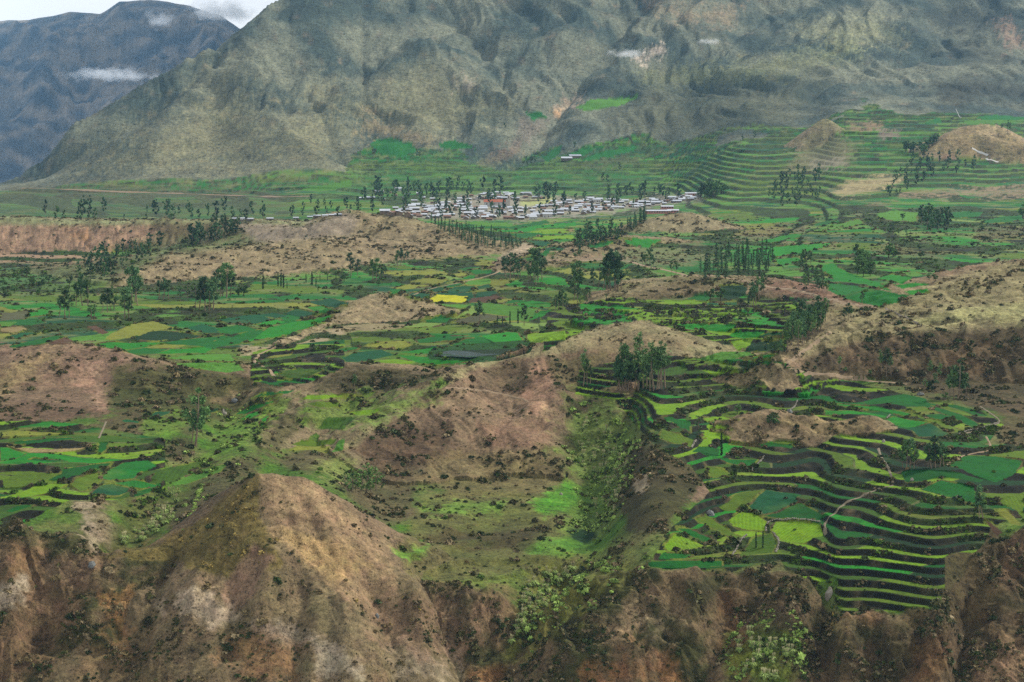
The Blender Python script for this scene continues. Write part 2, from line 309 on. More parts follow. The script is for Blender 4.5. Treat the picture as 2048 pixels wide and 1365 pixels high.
rel += (gul * 1.0) * ((zone == hillidx['centre']) & (UU < 1130))
rel += cliff * ((ridged(XX / 24 + 1.1 * wq + DD / 90, DD / 48 + wq2, 51, 4) - .3) * 2.6 + fbm(XX / 11, DD / 11, 61, 5) * 1.7)
Z = Z + rel
_h = 3.2; _zt = Z + 1.6 * fbm(XX / 14, DD / 10, 65, 3); _f = _zt / _h - np.floor(_zt / _h)
Z = Z + cliff * sstep(-.25, .25, perlin(XX / 22, DD / 30, 67)) * (np.where(_f < .45, .15 * _f, .0675 + .9325 * (_f - .45) / .55) - _f) * _h * .4
zone[(cliff > .5) & ((zone == 0))] = 3
VV = v_of(Z, DD)
# ------------------------------------------------------------------ fields and terraces, authored from the photograph
def z4(L): return [(x / 2.926, 420 + y / 2.926) for x, y in L]
def z5(L): return [(680 + x / 2.926, 420 + y / 2.926) for x, y in L]
def z6(L): return [(1348 + x / 2.926, 420 + y / 2.926) for x, y in L]
def z8(L): return [(1348 + x / 2.736, 866 + y / 2.736) for x, y in L]
def zl(L): return [(x / 5.12, 760 + y / 5.12) for x, y in L]
def zc(L): return [(1248 + x / 5.12, 700 + y / 5.12) for x, y in L]
def zd(L): return [(1648 + x / 5.12, 700 + y / 5.12) for x, y in L]
def zm(L): return [(380 + x / 5.12, 690 + y / 5.12) for x, y in L]
def zf(L): return [(780 + x / 5.12, 420 + y / 5.12) for x, y in L]
CROP = {'emerald': (14, 96, 24), 'bright': (44, 130, 34), 'mid': (34, 108, 36), 'teal': (26, 88, 50), 'lime': (116, 150, 28), 'pale': (122, 146, 70),
        'yellow': (204, 200, 26), 'brown': (104, 78, 58), 'tan': (160, 142, 98), 'grey': (98, 98, 70), 'olive': (92, 116, 26), 'straw': (140, 144, 58),
        'dark': (18, 64, 22), 'meadow': (88, 134, 46), 'moss': (68, 98, 12)}
FIELDS = [
 # left valley floor
 ('grey', z4([(0, 600), (180, 590), (145, 640), (0, 650)])), ('bright', z4([(165, 605), (240, 575), (300, 590), (280, 612), (160, 628)])),
 ('meadow', z4([(0, 655), (100, 655), (60, 688), (0, 690)])), ('tan', z4([(0, 690), (120, 680), (165, 700), (80, 720), (0, 712)])),
 ('teal', z4([(20, 750), (120, 715), (235, 715), (100, 757)])), ('mid', z4([(40, 802), (330, 730), (390, 742), (270, 782), (100, 808)])),
 ('brown', z4([(290, 772), (380, 745), (440, 770), (420, 786), (290, 788)])), ('brown', z4([(505, 682), (560, 675), (640, 718), (600, 732)])),
 ('straw', z4([(610, 760), (650, 725), (760, 667), (900, 650), (1030, 690), (880, 720), (740, 760), (650, 766)])),
 ('dark', z4([(770, 757), (870, 715), (960, 705), (1060, 715), (1200, 740), (1150, 750), (900, 767)])),
 ('bright', z4([(545, 792), (640, 775), (960, 775), (840, 803), (700, 822)])), ('mid', z4([(960, 775), (1050, 760), (1300, 735), (1350, 742), (1140, 797), (1000, 784)])),
 ('straw', z4([(840, 806), (960, 786), (1100, 792), (1010, 812)])), ('mid', z4([(720, 828), (860, 807), (1000, 816), (930, 842), (780, 842)])),
 ('bright', z4([(910, 842), (1000, 816), (1260, 802), (1200, 838)])), ('teal', z4([(1080, 692), (1180, 665), (1260, 685), (1290, 725), (1200, 727)])),
 ('teal', z4([(1262, 642), (1400, 620), (1530, 610), (1592, 640), (1500, 670), (1330, 662)])), ('mid', z4([(1265, 690), (1400, 670), (1530, 702), (1350, 732), (1290, 725)])),
 ('bright', z4([(1490, 672), (1610, 640), (1670, 655), (1560, 682)])), ('teal', z4([(1525, 612), (1600, 600), (1690, 620), (1610, 636)])),
 ('teal', z4([(1662, 602), (1740, 578), (1870, 610), (1780, 634)])), ('mid', z4([(1630, 636), (1700, 616), (1770, 637), (1690, 656)])),
 ('bright', z4([(1785, 570), (1890, 562), (2000, 600), (1870, 614)])), ('teal', z4([(1790, 540), (1930, 515), (2048, 545), (1960, 580), (1860, 558)])),
 ('mid', z4([(1140, 797), (1350, 744), (1500, 705), (1560, 690), (1500, 745), (1400, 785), (1260, 815)])),
 ('bright', z4([(1500, 745), (1560, 690), (1720, 655), (1900, 622), (1960, 612), (1900, 660), (1700, 722), (1400, 788)])),
 ('meadow', z4([(960, 870), (1120, 850), (1340, 845), (1390, 885), (1180, 885)])), ('meadow', z4([(1000, 900), (1180, 890), (1390, 892), (1430, 940), (1330, 955), (1150, 930)])),
 # centre valley floor
 ('yellow', zf([(360, 935), (480, 868), (795, 880), (770, 955), (560, 950)])), ('teal', zf([(150, 885), (250, 845), (465, 868), (340, 915)])),
 ('tan', zf([(300, 840), (330, 830), (490, 850), (470, 862)])), ('teal', zf([(340, 830), (470, 790), (600, 800), (500, 845)])),
 ('mid', zf([(470, 785), (720, 735), (750, 770), (600, 800)])), ('teal', zf([(520, 850), (660, 790), (860, 782), (855, 835), (700, 850)])),
 ('teal', zf([(560, 865), (700, 852), (855, 840), (850, 885), (700, 880)])), ('teal', zf([(890, 780), (1020, 765), (1060, 800), (890, 830)])),
 ('teal', zf([(880, 845), (1080, 825), (1120, 855), (980, 888), (870, 885)])), ('meadow', zf([(740, 765), (800, 730), (1020, 695), (1030, 755), (870, 775)])),
 ('brown', zf([(790, 960), (830, 905), (1080, 875), (1190, 900), (1000, 940)])), ('straw', zf([(210, 735), (400, 692), (650, 720), (500, 762)])),
 ('straw', zf([(590, 665), (720, 630), (830, 660), (720, 690)])), ('bright', zf([(700, 690), (830, 660), (910, 675), (780, 700)])), ('mid', zf([(780, 625), (900, 605), (1050, 615), (1030, 655), (880, 670)])),
 ('straw', zf([(20, 800), (200, 755), (440, 770), (300, 800), (120, 825)])), ('pale', zf([(440, 680), (560, 665), (760, 700), (620, 715)])),
 ('meadow', zf([(870, 985), (960, 955), (1100, 960), (1330, 990), (1530, 1020), (1420, 1130), (1060, 1140), (1240, 1090), (960, 1060)])),
 ('grey', zf([(620, 1150), (800, 1090), (960, 1065), (1230, 1095), (1050, 1140), (860, 1165)])), ('pale', zf([(720, 1060), (860, 980), (940, 1060), (800, 1085), (640, 1130)])),
 ('meadow', zf([(420, 960), (770, 965), (860, 980), (720, 1010)])), ('mid', zf([(320, 1140), (480, 1075), (730, 1065), (560, 1155)])),
 ('pale', zf([(90, 1210), (330, 1150), (560, 1160), (440, 1195)])), ('bright', zf([(1240, 965), (1450, 925), (1665, 950), (1660, 1000), (1420, 1005)])),
 ('mid', zf([(1140, 960), (1260, 915), (1400, 925), (1240, 965)])), ('straw', zf([(1050, 945), (1170, 905), (1290, 910), (1150, 950)])), ('bright', zf([(1420, 1130), (1530, 1030), (1660, 1030), (1560, 1090)])),
 ('mid', zf([(0, 820), (100, 808), (190, 830), (90, 865), (0, 875)])), ('mid', zf([(250, 1320), (500, 1295), (820, 1285), (700, 1330), (400, 1365), (290, 1365)])),
 ('bright', zf([(930, 1295), (1180, 1245), (1320, 1255), (1370, 1345), (1080, 1365)])), ('lime', zf([(1390, 1265), (1700, 1245), (1990, 1235), (1800, 1320), (1500, 1365), (1400, 1365)])),
 ('mid', z5([(640, 790), (740, 755), (830, 745), (910, 790), (780, 807)])), ('straw', z5([(135, 800), (230, 775), (380, 762), (430, 795), (340, 815)])),
 ('teal', z5([(10, 870), (100, 830), (250, 815), (315, 850), (150, 885), (40, 890)])), ('bright', z5([(340, 850), (560, 862), (850, 872), (800, 895), (560, 918), (400, 880)])),
 ('lime', z5([(160, 890), (330, 872), (450, 890), (400, 905)])), ('bright', z5([(350, 835), (480, 815), (620, 800), (650, 815), (540, 845)])),
 ('bright', z5([(1660, 172), (1720, 165), (1890, 172), (1860, 197), (1800, 220), (1675, 210)])), ('mid', z5([(1290, 312), (1460, 310), (1720, 317), (1650, 350), (1450, 350)])),
 ('mid', z5([(1450, 210), (1560, 180), (1640, 170), (1560, 215), (1470, 228)])), ('bright', z5([(1200, 425), (1330, 418), (1340, 445), (1210, 442)])),
 # plain in front of the town
 ('meadow', zf([(740, 130), (900, 125), (1250, 135), (1250, 165), (900, 160)])), ('mid', zf([(900, 165), (1240, 170), (1330, 150), (1600, 110), (1640, 135), (1300, 195), (1000, 195)])),
 ('bright', zf([(1050, 205), (1300, 200), (1560, 150), (1900, 130), (1900, 160), (1500, 195), (1400, 230), (1150, 235)])), ('lime', zf([(1400, 235), (1560, 200), (1890, 190), (1890, 230), (1600, 250)])),
 ('mid', zf([(1200, 240), (1400, 240), (1600, 258), (1500, 290), (1330, 300)])), ('lime', zf([(1400, 292), (1600, 262), (1890, 262), (1880, 300), (1600, 310)])), ('teal', zf([(1340, 310), (1620, 315), (1660, 345), (1560, 385), (1420, 330)])),
 ('teal', zf([(1560, 400), (1700, 375), (1800, 390), (1760, 420), (1590, 420)])), ('mid', zf([(1480, 430), (1600, 425), (1700, 430), (1680, 465), (1500, 480), (1400, 480)])), ('mid', zf([(1290, 500), (1420, 480), (1540, 490), (1440, 525)])),
 ('tan', zf([(1780, 215), (1850, 192), (1890, 195), (1870, 225)])),
 # right middle
 ('bright', z6([(460, 242), (600, 215), (930, 190), (900, 215), (700, 262), (560, 280)])), ('bright', z6([(560, 292), (720, 275), (760, 300), (620, 320)])),
 ('bright', z6([(850, 340), (920, 310), (1030, 370), (1200, 425), (1280, 480), (1120, 440), (950, 420)])), ('mid', z6([(900, 425), (1000, 440), (1130, 450), (1280, 486), (1380, 502), (1300, 545), (1200, 570), (1000, 520), (900, 470)])),
 ('bright', z6([(1190, 400), (1270, 375), (1400, 400), (1330, 432)])), ('meadow', z6([(1300, 366), (1400, 358), (1480, 385), (1390, 396)])), ('bright', z6([(1280, 442), (1430, 425), (1500, 440), (1340, 462)])), ('bright', z6([(1350, 478), (1480, 462), (1500, 480), (1390, 500)])),
 ('dark', z6([(265, 440), (430, 440), (420, 500), (330, 530), (270, 512)])), ('mid', z6([(70, 525), (180, 478), (240, 485), (200, 535)])), ('teal', z6([(170, 545), (370, 540), (375, 562), (190, 565)])),
 ('bright', z6([(20, 672), (180, 660), (365, 676), (320, 712), (60, 700)])), ('bright', z6([(325, 740), (355, 715), (530, 712), (500, 742), (420, 755)])), ('teal', z6([(505, 742), (545, 716), (640, 715), (640, 750)])),
 ('lime', z6([(325, 772), (465, 760), (440, 795), (375, 828)])), ('dark', z6([(445, 790), (530, 765), (640, 765), (600, 830), (405, 835)])), ('meadow', z6([(110, 880), (280, 830), (440, 832), (480, 850), (250, 890)])), ('bright', z6([(380, 882), (500, 850), (620, 838), (560, 870)])),
 ('bright', z6([(880, 120), (1000, 118), (1200, 100), (1150, 125), (900, 135)])), ('meadow', z6([(1190, 25), (1300, 5), (1430, 20), (1420, 70), (1200, 55)])), ('mid', z6([(1560, 20), (1700, 10), (1810, 15), (1780, 40), (1560, 50)])),
 ('mid', z6([(800, 88), (900, 62), (960, 60), (880, 98)])), ('meadow', z6([(950, 85), (1090, 52), (1110, 75), (1000, 110)])), ('bright', z6([(450, 80), (560, 50), (740, 45), (700, 62), (560, 75)])),
 ('bright', z6([(490, 185), (640, 150), (780, 135), (720, 165), (560, 195)])), ('mid', z6([(1770, 75), (1900, 40), (2040, 30), (2040, 60), (1850, 80)])),
 # right terraces
 ('bright', zd([(0, 615), (300, 622), (660, 680), (600, 692), (420, 662), (0, 668)])), ('bright', zd([(640, 712), (700, 675), (900, 720), (1090, 745), (960, 780), (850, 800), (740, 775)])), ('teal', zd([(860, 800), (960, 782), (1090, 748), (1300, 865), (1200, 895), (960, 890)])),
 ('emerald', zd([(900, 545), (1080, 562), (1350, 640), (1560, 735), (1625, 790), (1520, 805), (1300, 690), (1100, 610)])), ('olive', zd([(680, 600), (900, 640), (1060, 700), (1250, 750), (1430, 840), (1360, 860), (1150, 760), (900, 680)])),
 ('bright', zd([(0, 545), (200, 555), (560, 590), (900, 650), (880, 690), (560, 620), (200, 585)])),
 ('emerald', zd([(1270, 1185), (1420, 1090), (1750, 1085), (2048, 1140), (1960, 1270), (1760, 1362), (1560, 1290)])), ('emerald', zd([(790, 1250), (1100, 1235), (1400, 1265), (1640, 1330), (1600, 1362), (1200, 1290), (1000, 1362), (830, 1362)])),
 ('emerald', z8([(1345, 312), (1460, 258), (1640, 300), (1670, 395), (1500, 358)])), ('teal', z8([(405, 405), (500, 305), (640, 335), (690, 375), (560, 432), (470, 455)])), ('emerald', z8([(472, 458), (562, 435), (692, 378), (840, 460), (740, 475), (560, 470)])),
 ('lime', z8([(300, 475), (360, 432), (440, 435), (515, 490), (500, 540), (390, 530), (315, 512)])), ('lime', z8([(530, 530), (552, 482), (690, 482), (800, 505), (820, 560), (710, 608), (600, 602)])), ('olive', z8([(245, 412), (340, 332), (492, 302), (400, 400), (300, 430)])),
 ('moss', z8([(330, 690), (440, 572), (540, 545), (565, 600), (540, 660)])), ('emerald', z8([(0, 517), (80, 520), (255, 600), (190, 616)])), ('lime', z8([(-60, 620), (0, 548), (180, 622), (80, 642), (-40, 645)])), ('emerald', z8([(-150, 705), (0, 698), (272, 700), (270, 730), (0, 742), (-150, 735)])),
 ('mid', z8([(-60, 655), (110, 662), (60, 690), (-90, 690)])), ('olive', z8([(100, 470), (180, 450), (370, 575), (340, 590)])),
 ('teal', z8([(920, 1012), (1000, 985), (1420, 985), (1380, 1015), (1100, 1032)])), ('brown', z8([(1690, 475), (1740, 490), (1820, 570), (1780, 580)])), ('straw', z8([(1745, 422), (1830, 420), (1905, 510), (1850, 500)])),
 ('olive', z8([(1770, 380), (1915, 320), (1915, 470), (1850, 410)])),
 ('emerald', zc([(380, 690), (480, 690), (690, 745), (690, 850), (560, 790), (440, 715)])), ('olive', zc([(340, 905), (390, 810), (560, 860), (720, 930), (690, 1000), (480, 950)])), ('emerald', zc([(700, 1050), (760, 990), (980, 1010), (960, 1090), (850, 1080)])),
 ('emerald', zc([(930, 1110), (1100, 1120), (1390, 1120), (1290, 1200), (1100, 1170)])), ('olive', zc([(830, 1180), (950, 1200), (1150, 1290), (950, 1315), (880, 1300)])), ('teal', zc([(1340, 785), (1600, 800), (1900, 880), (1960, 920), (1800, 900), (1450, 840)])),
 ('emerald', zc([(1060, 950), (1500, 955), (1750, 990), (1700, 1015), (1400, 985), (1080, 970)])), ('lime', zc([(800, 700), (1000, 680), (1180, 715), (950, 715), (850, 735)])), ('lime', zc([(840, 780), (960, 755), (1180, 840), (1050, 820), (860, 805)])), ('lime', zc([(790, 900), (840, 840), (1000, 845), (1110, 900), (1000, 925)])),
 # left terraces
 ('straw', zl([(0, 545), (140, 512), (430, 535), (780, 540), (500, 565), (150, 580), (0, 582)])), ('emerald', zl([(50, 655), (300, 615), (600, 595), (750, 590), (740, 610), (480, 645), (200, 660)])), ('tan', zl([(70, 672), (200, 688), (500, 705), (880, 692), (860, 708), (600, 740), (300, 748)])),
 ('bright', zl([(0, 690), (90, 690), (270, 760), (150, 820), (0, 835)])), ('emerald', zl([(280, 835), (350, 805), (520, 815), (700, 830), (560, 850)])), ('emerald', zl([(500, 1025), (680, 910), (900, 870), (1170, 850), (1010, 930), (800, 990), (560, 1025)])),
 ('olive', zl([(30, 1050), (110, 990), (300, 940), (620, 955), (480, 1030), (200, 1100), (40, 1105)])), ('olive', zl([(720, 1075), (760, 1015), (900, 970), (1070, 940), (1060, 1010), (950, 1110), (830, 1150)])), ('mid', zl([(1020, 1010), (1100, 920), (1250, 850), (1520, 820), (1600, 880), (1430, 950), (1380, 1010), (1130, 1030)])),
 ('teal', zl([(910, 1180), (1020, 1075), (1150, 1065), (1310, 1105), (1370, 1140), (1230, 1185)])), ('mid', zl([(1150, 1055), (1380, 1020), (1650, 1080), (1600, 1110), (1350, 1110)])), ('lime', zl([(100, 1180), (350, 1090), (600, 1050), (700, 1060), (560, 1150), (200, 1215), (0, 1230), (0, 1200)])),
 ('emerald', zl([(60, 1345), (180, 1290), (380, 1270), (260, 1320), (120, 1365)])), ('olive', zl([(1290, 1265), (1400, 1215), (1640, 1190), (1480, 1225)])), ('teal', zl([(1220, 425), (1290, 400), (1420, 420), (1440, 445), (1280, 440)])), ('teal', zl([(1500, 380), (1600, 325), (1750, 315), (1740, 350), (1600, 395)])),
 ('emerald', zl([(990, 730), (1020, 650), (1100, 645), (1110, 700), (1030, 760)])), ('moss', zl([(1540, 1000), (1700, 900), (2048, 830), (2250, 830), (2048, 900), (1750, 1060)])), ('meadow', zl([(1750, 1065), (2048, 920), (2350, 850), (2250, 950), (1950, 1050), (1800, 1085)])),
 ('mid', zm([(630, 550), (720, 500), (930, 475), (1070, 462), (1000, 500), (800, 530)])), ('mid', zm([(450, 720), (600, 620), (850, 565), (900, 575), (720, 650), (560, 710)])), ('bright', zm([(460, 790), (600, 700), (760, 655), (700, 720), (560, 790)])), ('bright', zm([(700, 860), (720, 770), (820, 700), (820, 740), (740, 850)])),
 ('dark', zm([(100, 720), (150, 660), (300, 645), (280, 680), (160, 730)])), ('lime', zm([(1150, 560), (1210, 515), (1500, 510), (1830, 530), (1500, 545), (1250, 560)])), ('olive', zm([(1200, 600), (1350, 575), (1650, 590), (1600, 640), (1300, 640)])), ('moss', zm([(1620, 640), (1720, 590), (1900, 590), (1850, 620)])),
 ('lime', zm([(1600, 690), (1800, 665), (1950, 650), (1900, 720), (1700, 720)])), ('moss', zm([(1310, 860), (1400, 740), (1700, 740), (1560, 870)])), ('olive', zm([(1040, 1030), (1140, 975), (1500, 968), (1470, 1020), (1300, 1040)])), ('straw', zm([(1010, 1085), (1100, 1040), (1440, 1040), (1400, 1110), (1240, 1075)])), ('meadow', zm([(1450, 1100), (1530, 975), (1590, 960), (1560, 1080)])),
 ('moss', zm([(880, 310), (1000, 260), (1250, 240), (1380, 260), (1200, 340), (1000, 350)])), ('straw', zm([(770, 130), (860, 105), (1050, 85), (1020, 110), (850, 140)])), ('mid', zm([(1430, 60), (1600, 25), (1760, 15), (1700, 50), (1520, 80)])),
 # mountain foot
 ('mid', [(740, 290), (755, 277), (785, 276), (825, 288), (835, 302), (800, 315), (765, 312)]), ('mid', [(878, 288), (900, 280), (930, 286), (955, 298), (920, 300), (880, 297)]), ('mid', [(1050, 225), (1080, 222), (1095, 236), (1065, 240)]),
 ('mid', [(1085, 318), (1110, 295), (1125, 290), (1120, 308), (1095, 325)]), ('mid', [(1125, 318), (1160, 298), (1195, 290), (1190, 300), (1150, 320)]), ('mid', [(1160, 322), (1200, 305), (1270, 290), (1275, 300), (1230, 312), (1180, 322)]), ('meadow', [(1150, 215), (1180, 200), (1260, 195), (1285, 192), (1240, 212), (1170, 224)]),
 ('mid', [(1850, 244), (1880, 236), (1885, 246), (1855, 250)]), ('mid', [(1940, 236), (1990, 230), (2060, 236), (2060, 240), (1970, 240)]), ('meadow', [(1915, 245), (1960, 240), (2060, 245), (2000, 249), (1930, 249)]),
 ('meadow', [(590, 382), (640, 372), (700, 360), (705, 372), (640, 384)]), ('meadow', zf([(0, -10), (60, -20), (50, 10), (0, 10)])),
]
# terrace zones: polygon, step height, flat share, plot length, plot depth, crops
MIX_A = ['lime', 'olive', 'emerald', 'bright', 'moss', 'olive', 'lime', 'dark']
MIX_B = ['mid', 'bright', 'meadow', 'teal', 'meadow', 'straw', 'mid', 'pale', 'bright', 'olive']
MIX_C = ['meadow', 'mid', 'mid', 'olive', 'teal', 'meadow']
TERR = [
 ('A', [(1290, 1145), (1340, 1060), (1420, 985), (1380, 930), (1310, 895), (1230, 800), (1150, 790), (1160, 735), (1330, 712), (1560, 722), (1600, 742), (1700, 765), (1840, 795), (1960, 822), (2008, 850), (1970, 890), (2100, 895), (2100, 1030), (1985, 1050), (1950, 1130), (1885, 1180), (1880, 1250), (1690, 1250), (1660, 1180), (1590, 1165), (1560, 1120), (1440, 1150)], 2.05, .60, 75, 400, MIX_A),
 ('B', [(1085, 705), (1100, 600), (1180, 560), (1290, 600), (1560, 585), (1600, 600), (1570, 705), (1450, 690), (1290, 640), (1180, 655)], 2.0, .6, 80, 300, MIX_A),
 ('C', [(500, 760), (505, 705), (560, 690), (690, 680), (690, 735), (620, 765), (560, 775)], 1.8, .6, 60, 300, MIX_A),
 ('D', [(-120, 900), (-120, 845), (100, 842), (230, 860), (330, 880), (330, 980), (240, 1000), (140, 1000), (20, 1060), (-120, 1060)], 2.0, .78, 70, 60, MIX_A),
 ('E', [(820, 1070), (850, 1000), (960, 980), (1100, 1000), (1110, 1060), (1060, 1150), (900, 1170), (800, 1140)], 2.4, .6, 500, 500, None),
]
VV = v_of(Z, DD); vf = VV.ravel()
vis = (VV <= np.minimum.accumulate(VV, axis=0) + 4).ravel()
slopeY = np.gradient(Z, axis=0) / np.gradient(DR)[:, None]
label = np.zeros(NR * NC, np.int32)
fmask = np.zeros(NR * NC, bool); field_id = np.zeros(NR * NC, np.int32)
pool = np.where(vis)[0]; up = uf[pool]; vp = vf[pool]
wob = 1.6 * perlin(XX.ravel()[pool] / 9, DD.ravel()[pool] / 9, 77)
for i, (c, poly) in enumerate(FIELDS):
    m = px_poly_mask(poly, up + wob, vp + .6 * wob) > .5
    field_id[pool[m]] = i + 1
fmask = field_id > 0
# flatten the field ground a little, so that plots read as even
hs = np.zeros(NR * NC, np.float32); amp = np.zeros(NR * NC, np.float32); flat = np.full(NR * NC, .75, np.float32)
Ls = np.full(NR * NC, 60., np.float32); Lp = np.full(NR * NC, 60., np.float32); mixid = np.full(NR * NC, -1, np.int8)
zf_ = zone.ravel(); df = DD.ravel(); xf_ = XX.ravel()
val = (zf_ == 0) & (df > 985) & (df < 3330)
hs[val] = np.interp(df[val], [985, 1500, 2000, 3330], [2.2, 2.5, 3.2, 6.0]); amp[val] = 1
flat[val] = .72; Ls[val] = np.interp(df[val], [985, 2000, 3330], [85, 130, 200]); Lp[val] = np.interp(df[val], [985, 2000, 3330], [60, 95, 400])
mixid[val] = np.where(df[val] > 2300, 2, 1)
up2 = (zf_ == 1) & (df < 4300) & (uf > 640)
glim = np.interp(uf, [600, 660, 750, 900, 1000, 1100, 1300, 1500, 1700, 1900, 2100], [392, 365, 288, 290, 328, 300, 285, 262, 222, 228, 236])
tmm = sstep(-6, 8, vf - glim + 30 * fbm(xf_ / 150, df / 150, 70, 3))
hs[up2] = 6.5; amp[up2] = np.maximum(tmm[up2], .45 * sstep(-.1, .3, perlin(xf_[up2] / 260, df[up2] / 260, 71))); flat[up2] = .6; Ls[up2] = 240; Lp[up2] = 900
mixid[up2 & (tmm > .5)] = 2
for ti, (nm, poly, h, a, L1, L2, mix) in enumerate(TERR):
    m = np.zeros(NR * NC, np.float32)
    m[pool] = px_poly_mask(poly, up, vp, 14)
    m[(zf_ == hillidx['knoll']) | (df > 1150)] = 0
    s = m > .5
    hs[s] = h; amp[s] = 1; flat[s] = a; Ls[s] = L1; Lp[s] = L2; mixid[s] = -1 if mix is None else 0
    sft = (m > 0) & ~s; hs[sft] = h
    if nm == 'A':
        ramp = np.clip((vp - 960) / 120, 0, 1)
steep = ((SL0.ravel() > .48) & (df < 900)) | (cliff.ravel() > .35)
mixid[steep] = -1; amp[steep] *= .15; field_id[steep] = 0; fmask = field_id > 0
lowamp = amp * np.where(fmask, .12, 1.0)
hs_ = np.maximum(hs, .5)
zt = Z.ravel() + np.where(mixid == 1, .28, .5) * hs_ * fbm(xf_ / (22 * hs_), df / (22 * hs_), 83, 2)
zt = zt + np.where(mixid == 0, 1.5 * perlin(xf_ / 48, df / 55, 84), 0)
kt = np.floor(zt / hs_); fr = zt / hs_ - kt
q = np.where(fr < flat, .10 * fr / flat, .10 + .90 * sstep(0, 1, (fr - flat) / (1 - flat)))
Z = (Z.ravel() + (q - fr + .3) * hs_ * lowamp * (hs > 0)).reshape(NR, NC)
riser = (hs > 0) & (amp > .4) & (fr > flat - .02) & ~fmask
# plots along the terraces
th = .35 * perlin(xf_ / 300, df / 300, 85)
sa = (xf_ * np.cos(th) + df * np.sin(th)) / Ls + hash01(kt.astype(np.int64)) * 7 + .15 * perlin(xf_ / 20, df / 20, 86)
sp = (df * np.cos(th) - xf_ * np.sin(th)) / Lp + .15 * perlin(xf_ / 25, df / 25, 87)
ia = np.floor(sa); ip = np.floor(sp)
hA = hash01(kt.astype(np.int64) + 50, ia + 500, ip + 900)
edge = np.minimum(np.minimum(sa - ia, 1 - (sa - ia)) * Ls, np.minimum(sp - ip, 1 - (sp - ip)) * Lp)
parcel = (mixid >= 0) & ~fmask & ~riser
hedge = parcel & (edge < np.interp(df, [600, 1500, 3300], [.7, 1.6, 3.0]))
# ------------------------------------------------------------------ ground colour (by zone and patch, terrace risers darker than the plots)
N = NR * NC
col = np.zeros((N, 3), np.float32); wild = np.ones(N, np.float32); dens = np.zeros(N, np.float32)
n1 = fbm(xf_ / 34, df / 34, 101, 4); n2 = fbm(xf_ / 9, df / 9, 111, 3); n3 = fbm(xf_ / 160, df / 200, 121, 4); n4 = fbm(xf_ / 2.6, df / 2.6 + Z.ravel() / 3, 151, 2)
def mix3(a, b, t): return a + (b - a) * np.clip(t, 0, 1)[..., None]
TAN, OLV, BRN, PNK, DRK, GRS = [lin(c) for c in ((160, 145, 112), (126, 124, 78), (112, 92, 68), (148, 124, 100), (82, 76, 48), (92, 122, 48))]
col[:] = mix3(mix3(np.broadcast_to(lin((82, 116, 32)), (N, 3)), OLV, .45 + .9 * n1), BRN, -.1 + .9 * n3 + .4 * n2); dens[:] = .05
s_ = df >= 985
col[s_] = mix3(mix3(np.broadcast_to(lin((68, 112, 40)), (s_.sum(), 3)), lin((108, 124, 62)), .35 + n1[s_]), DRK, .4 * n2[s_]); dens[s_] = .016
h_ = zf_ >= 10
col[h_] = mix3(mix3(np.broadcast_to(TAN, (h_.sum(), 3)), OLV, .35 + .8 * n1[h_]), PNK, .3 + .9 * n3[h_]); dens[h_] = .045
m_ = zf_ == 1
col[m_] = mix3(mix3(np.broadcast_to(lin((126, 128, 108)), (m_.sum(), 3)), lin((76, 88, 80)), .5 + 1.3 * n3[m_]), lin((140, 126, 104)), -.45 + 1.0 * n1[m_])
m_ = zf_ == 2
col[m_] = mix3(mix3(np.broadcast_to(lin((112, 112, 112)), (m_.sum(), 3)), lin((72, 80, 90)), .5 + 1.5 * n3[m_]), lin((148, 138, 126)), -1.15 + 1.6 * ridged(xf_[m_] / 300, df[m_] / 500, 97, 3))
m_ = cliff.ravel() > .35
nb = fbm(xf_ / 16, Z.ravel() / 9, 131, 4); nc = fbm(xf_ / 28, Z.ravel() / 22, 141, 3)
cc = mix3(mix3(np.broadcast_to(lin((136, 116, 88)), (N, 3)), lin((86, 84, 50)), .5 + 1.6 * nb), lin((152, 112, 76)), -.9 + 1.9 * nc)
col = mix3(col, cc, sstep(.2, .6, cliff.ravel())); dens[m_] = .16

def paint(poly, c, feather=10, rough=8, w=1.0, d=None, noise2=0, veg=True, only=None):
    """a patch of ground of its own colour; edges ragged"""
    nn = 1.5 * rough * (n2[pool] + .6 * n1[pool] + .45 * n4[pool]) + .25 * feather * n4[pool]
    m = px_poly_mask(poly, up, vp, feather, nn) * w
    if only is not None: m = m * only[pool]
    s = m > .01; ii = pool[s]; mm_ = m[s][:, None]
    cl = np.broadcast_to(lin(c), (len(ii), 3))
    if noise2: cl = cl * (1 + noise2 * n2[ii])[:, None]
    col[ii] = col[ii] * (1 - mm_) + cl * mm_
    if d is not None: dens[ii] = dens[ii] * (1 - m[s]) + d * m[s]
# parcels first
pal = [[lin(CROP[c]) for c in MX] for MX in (MIX_A, MIX_B, MIX_C)]
for mi in range(3):
    s = np.where(parcel & (mixid == mi))[0]; L = np.array(pal[mi])
    col[s] = L[(hA[s] * len(L)).astype(int) % len(L)] * (1 + .22 * (hash01(kt[s].astype(np.int64), ia[s]) - .5))[:, None]
    wild[s] = .6; dens[s] = .002
    col[s] = mix3(col[s], col[s] * .55, np.clip(-.1 + .9 * n2[s] + .4 * n4[s], 0, .6)); col[s] = mix3(col[s], lin((136, 128, 72)), np.clip(-.35 + 1.0 * n1[s], 0, .5))
    if mi: col[s] = mix3(col[s], lin((128, 132, 84)), np.clip(.05 + .8 * n1[s], 0, .75))
rs = np.where(riser & (mixid >= 0))[0]
col[rs] = mix3(mix3(np.broadcast_to(lin((44, 44, 24)), (len(rs), 3)), lin((108, 96, 74)), -.3 + 1.1 * n2[rs]), lin((66, 88, 34)), np.where(mixid[rs] > 0, .75, .05) + .8 * n1[rs]); dens[rs] = np.where(mixid[rs] > 0, .055, .34)
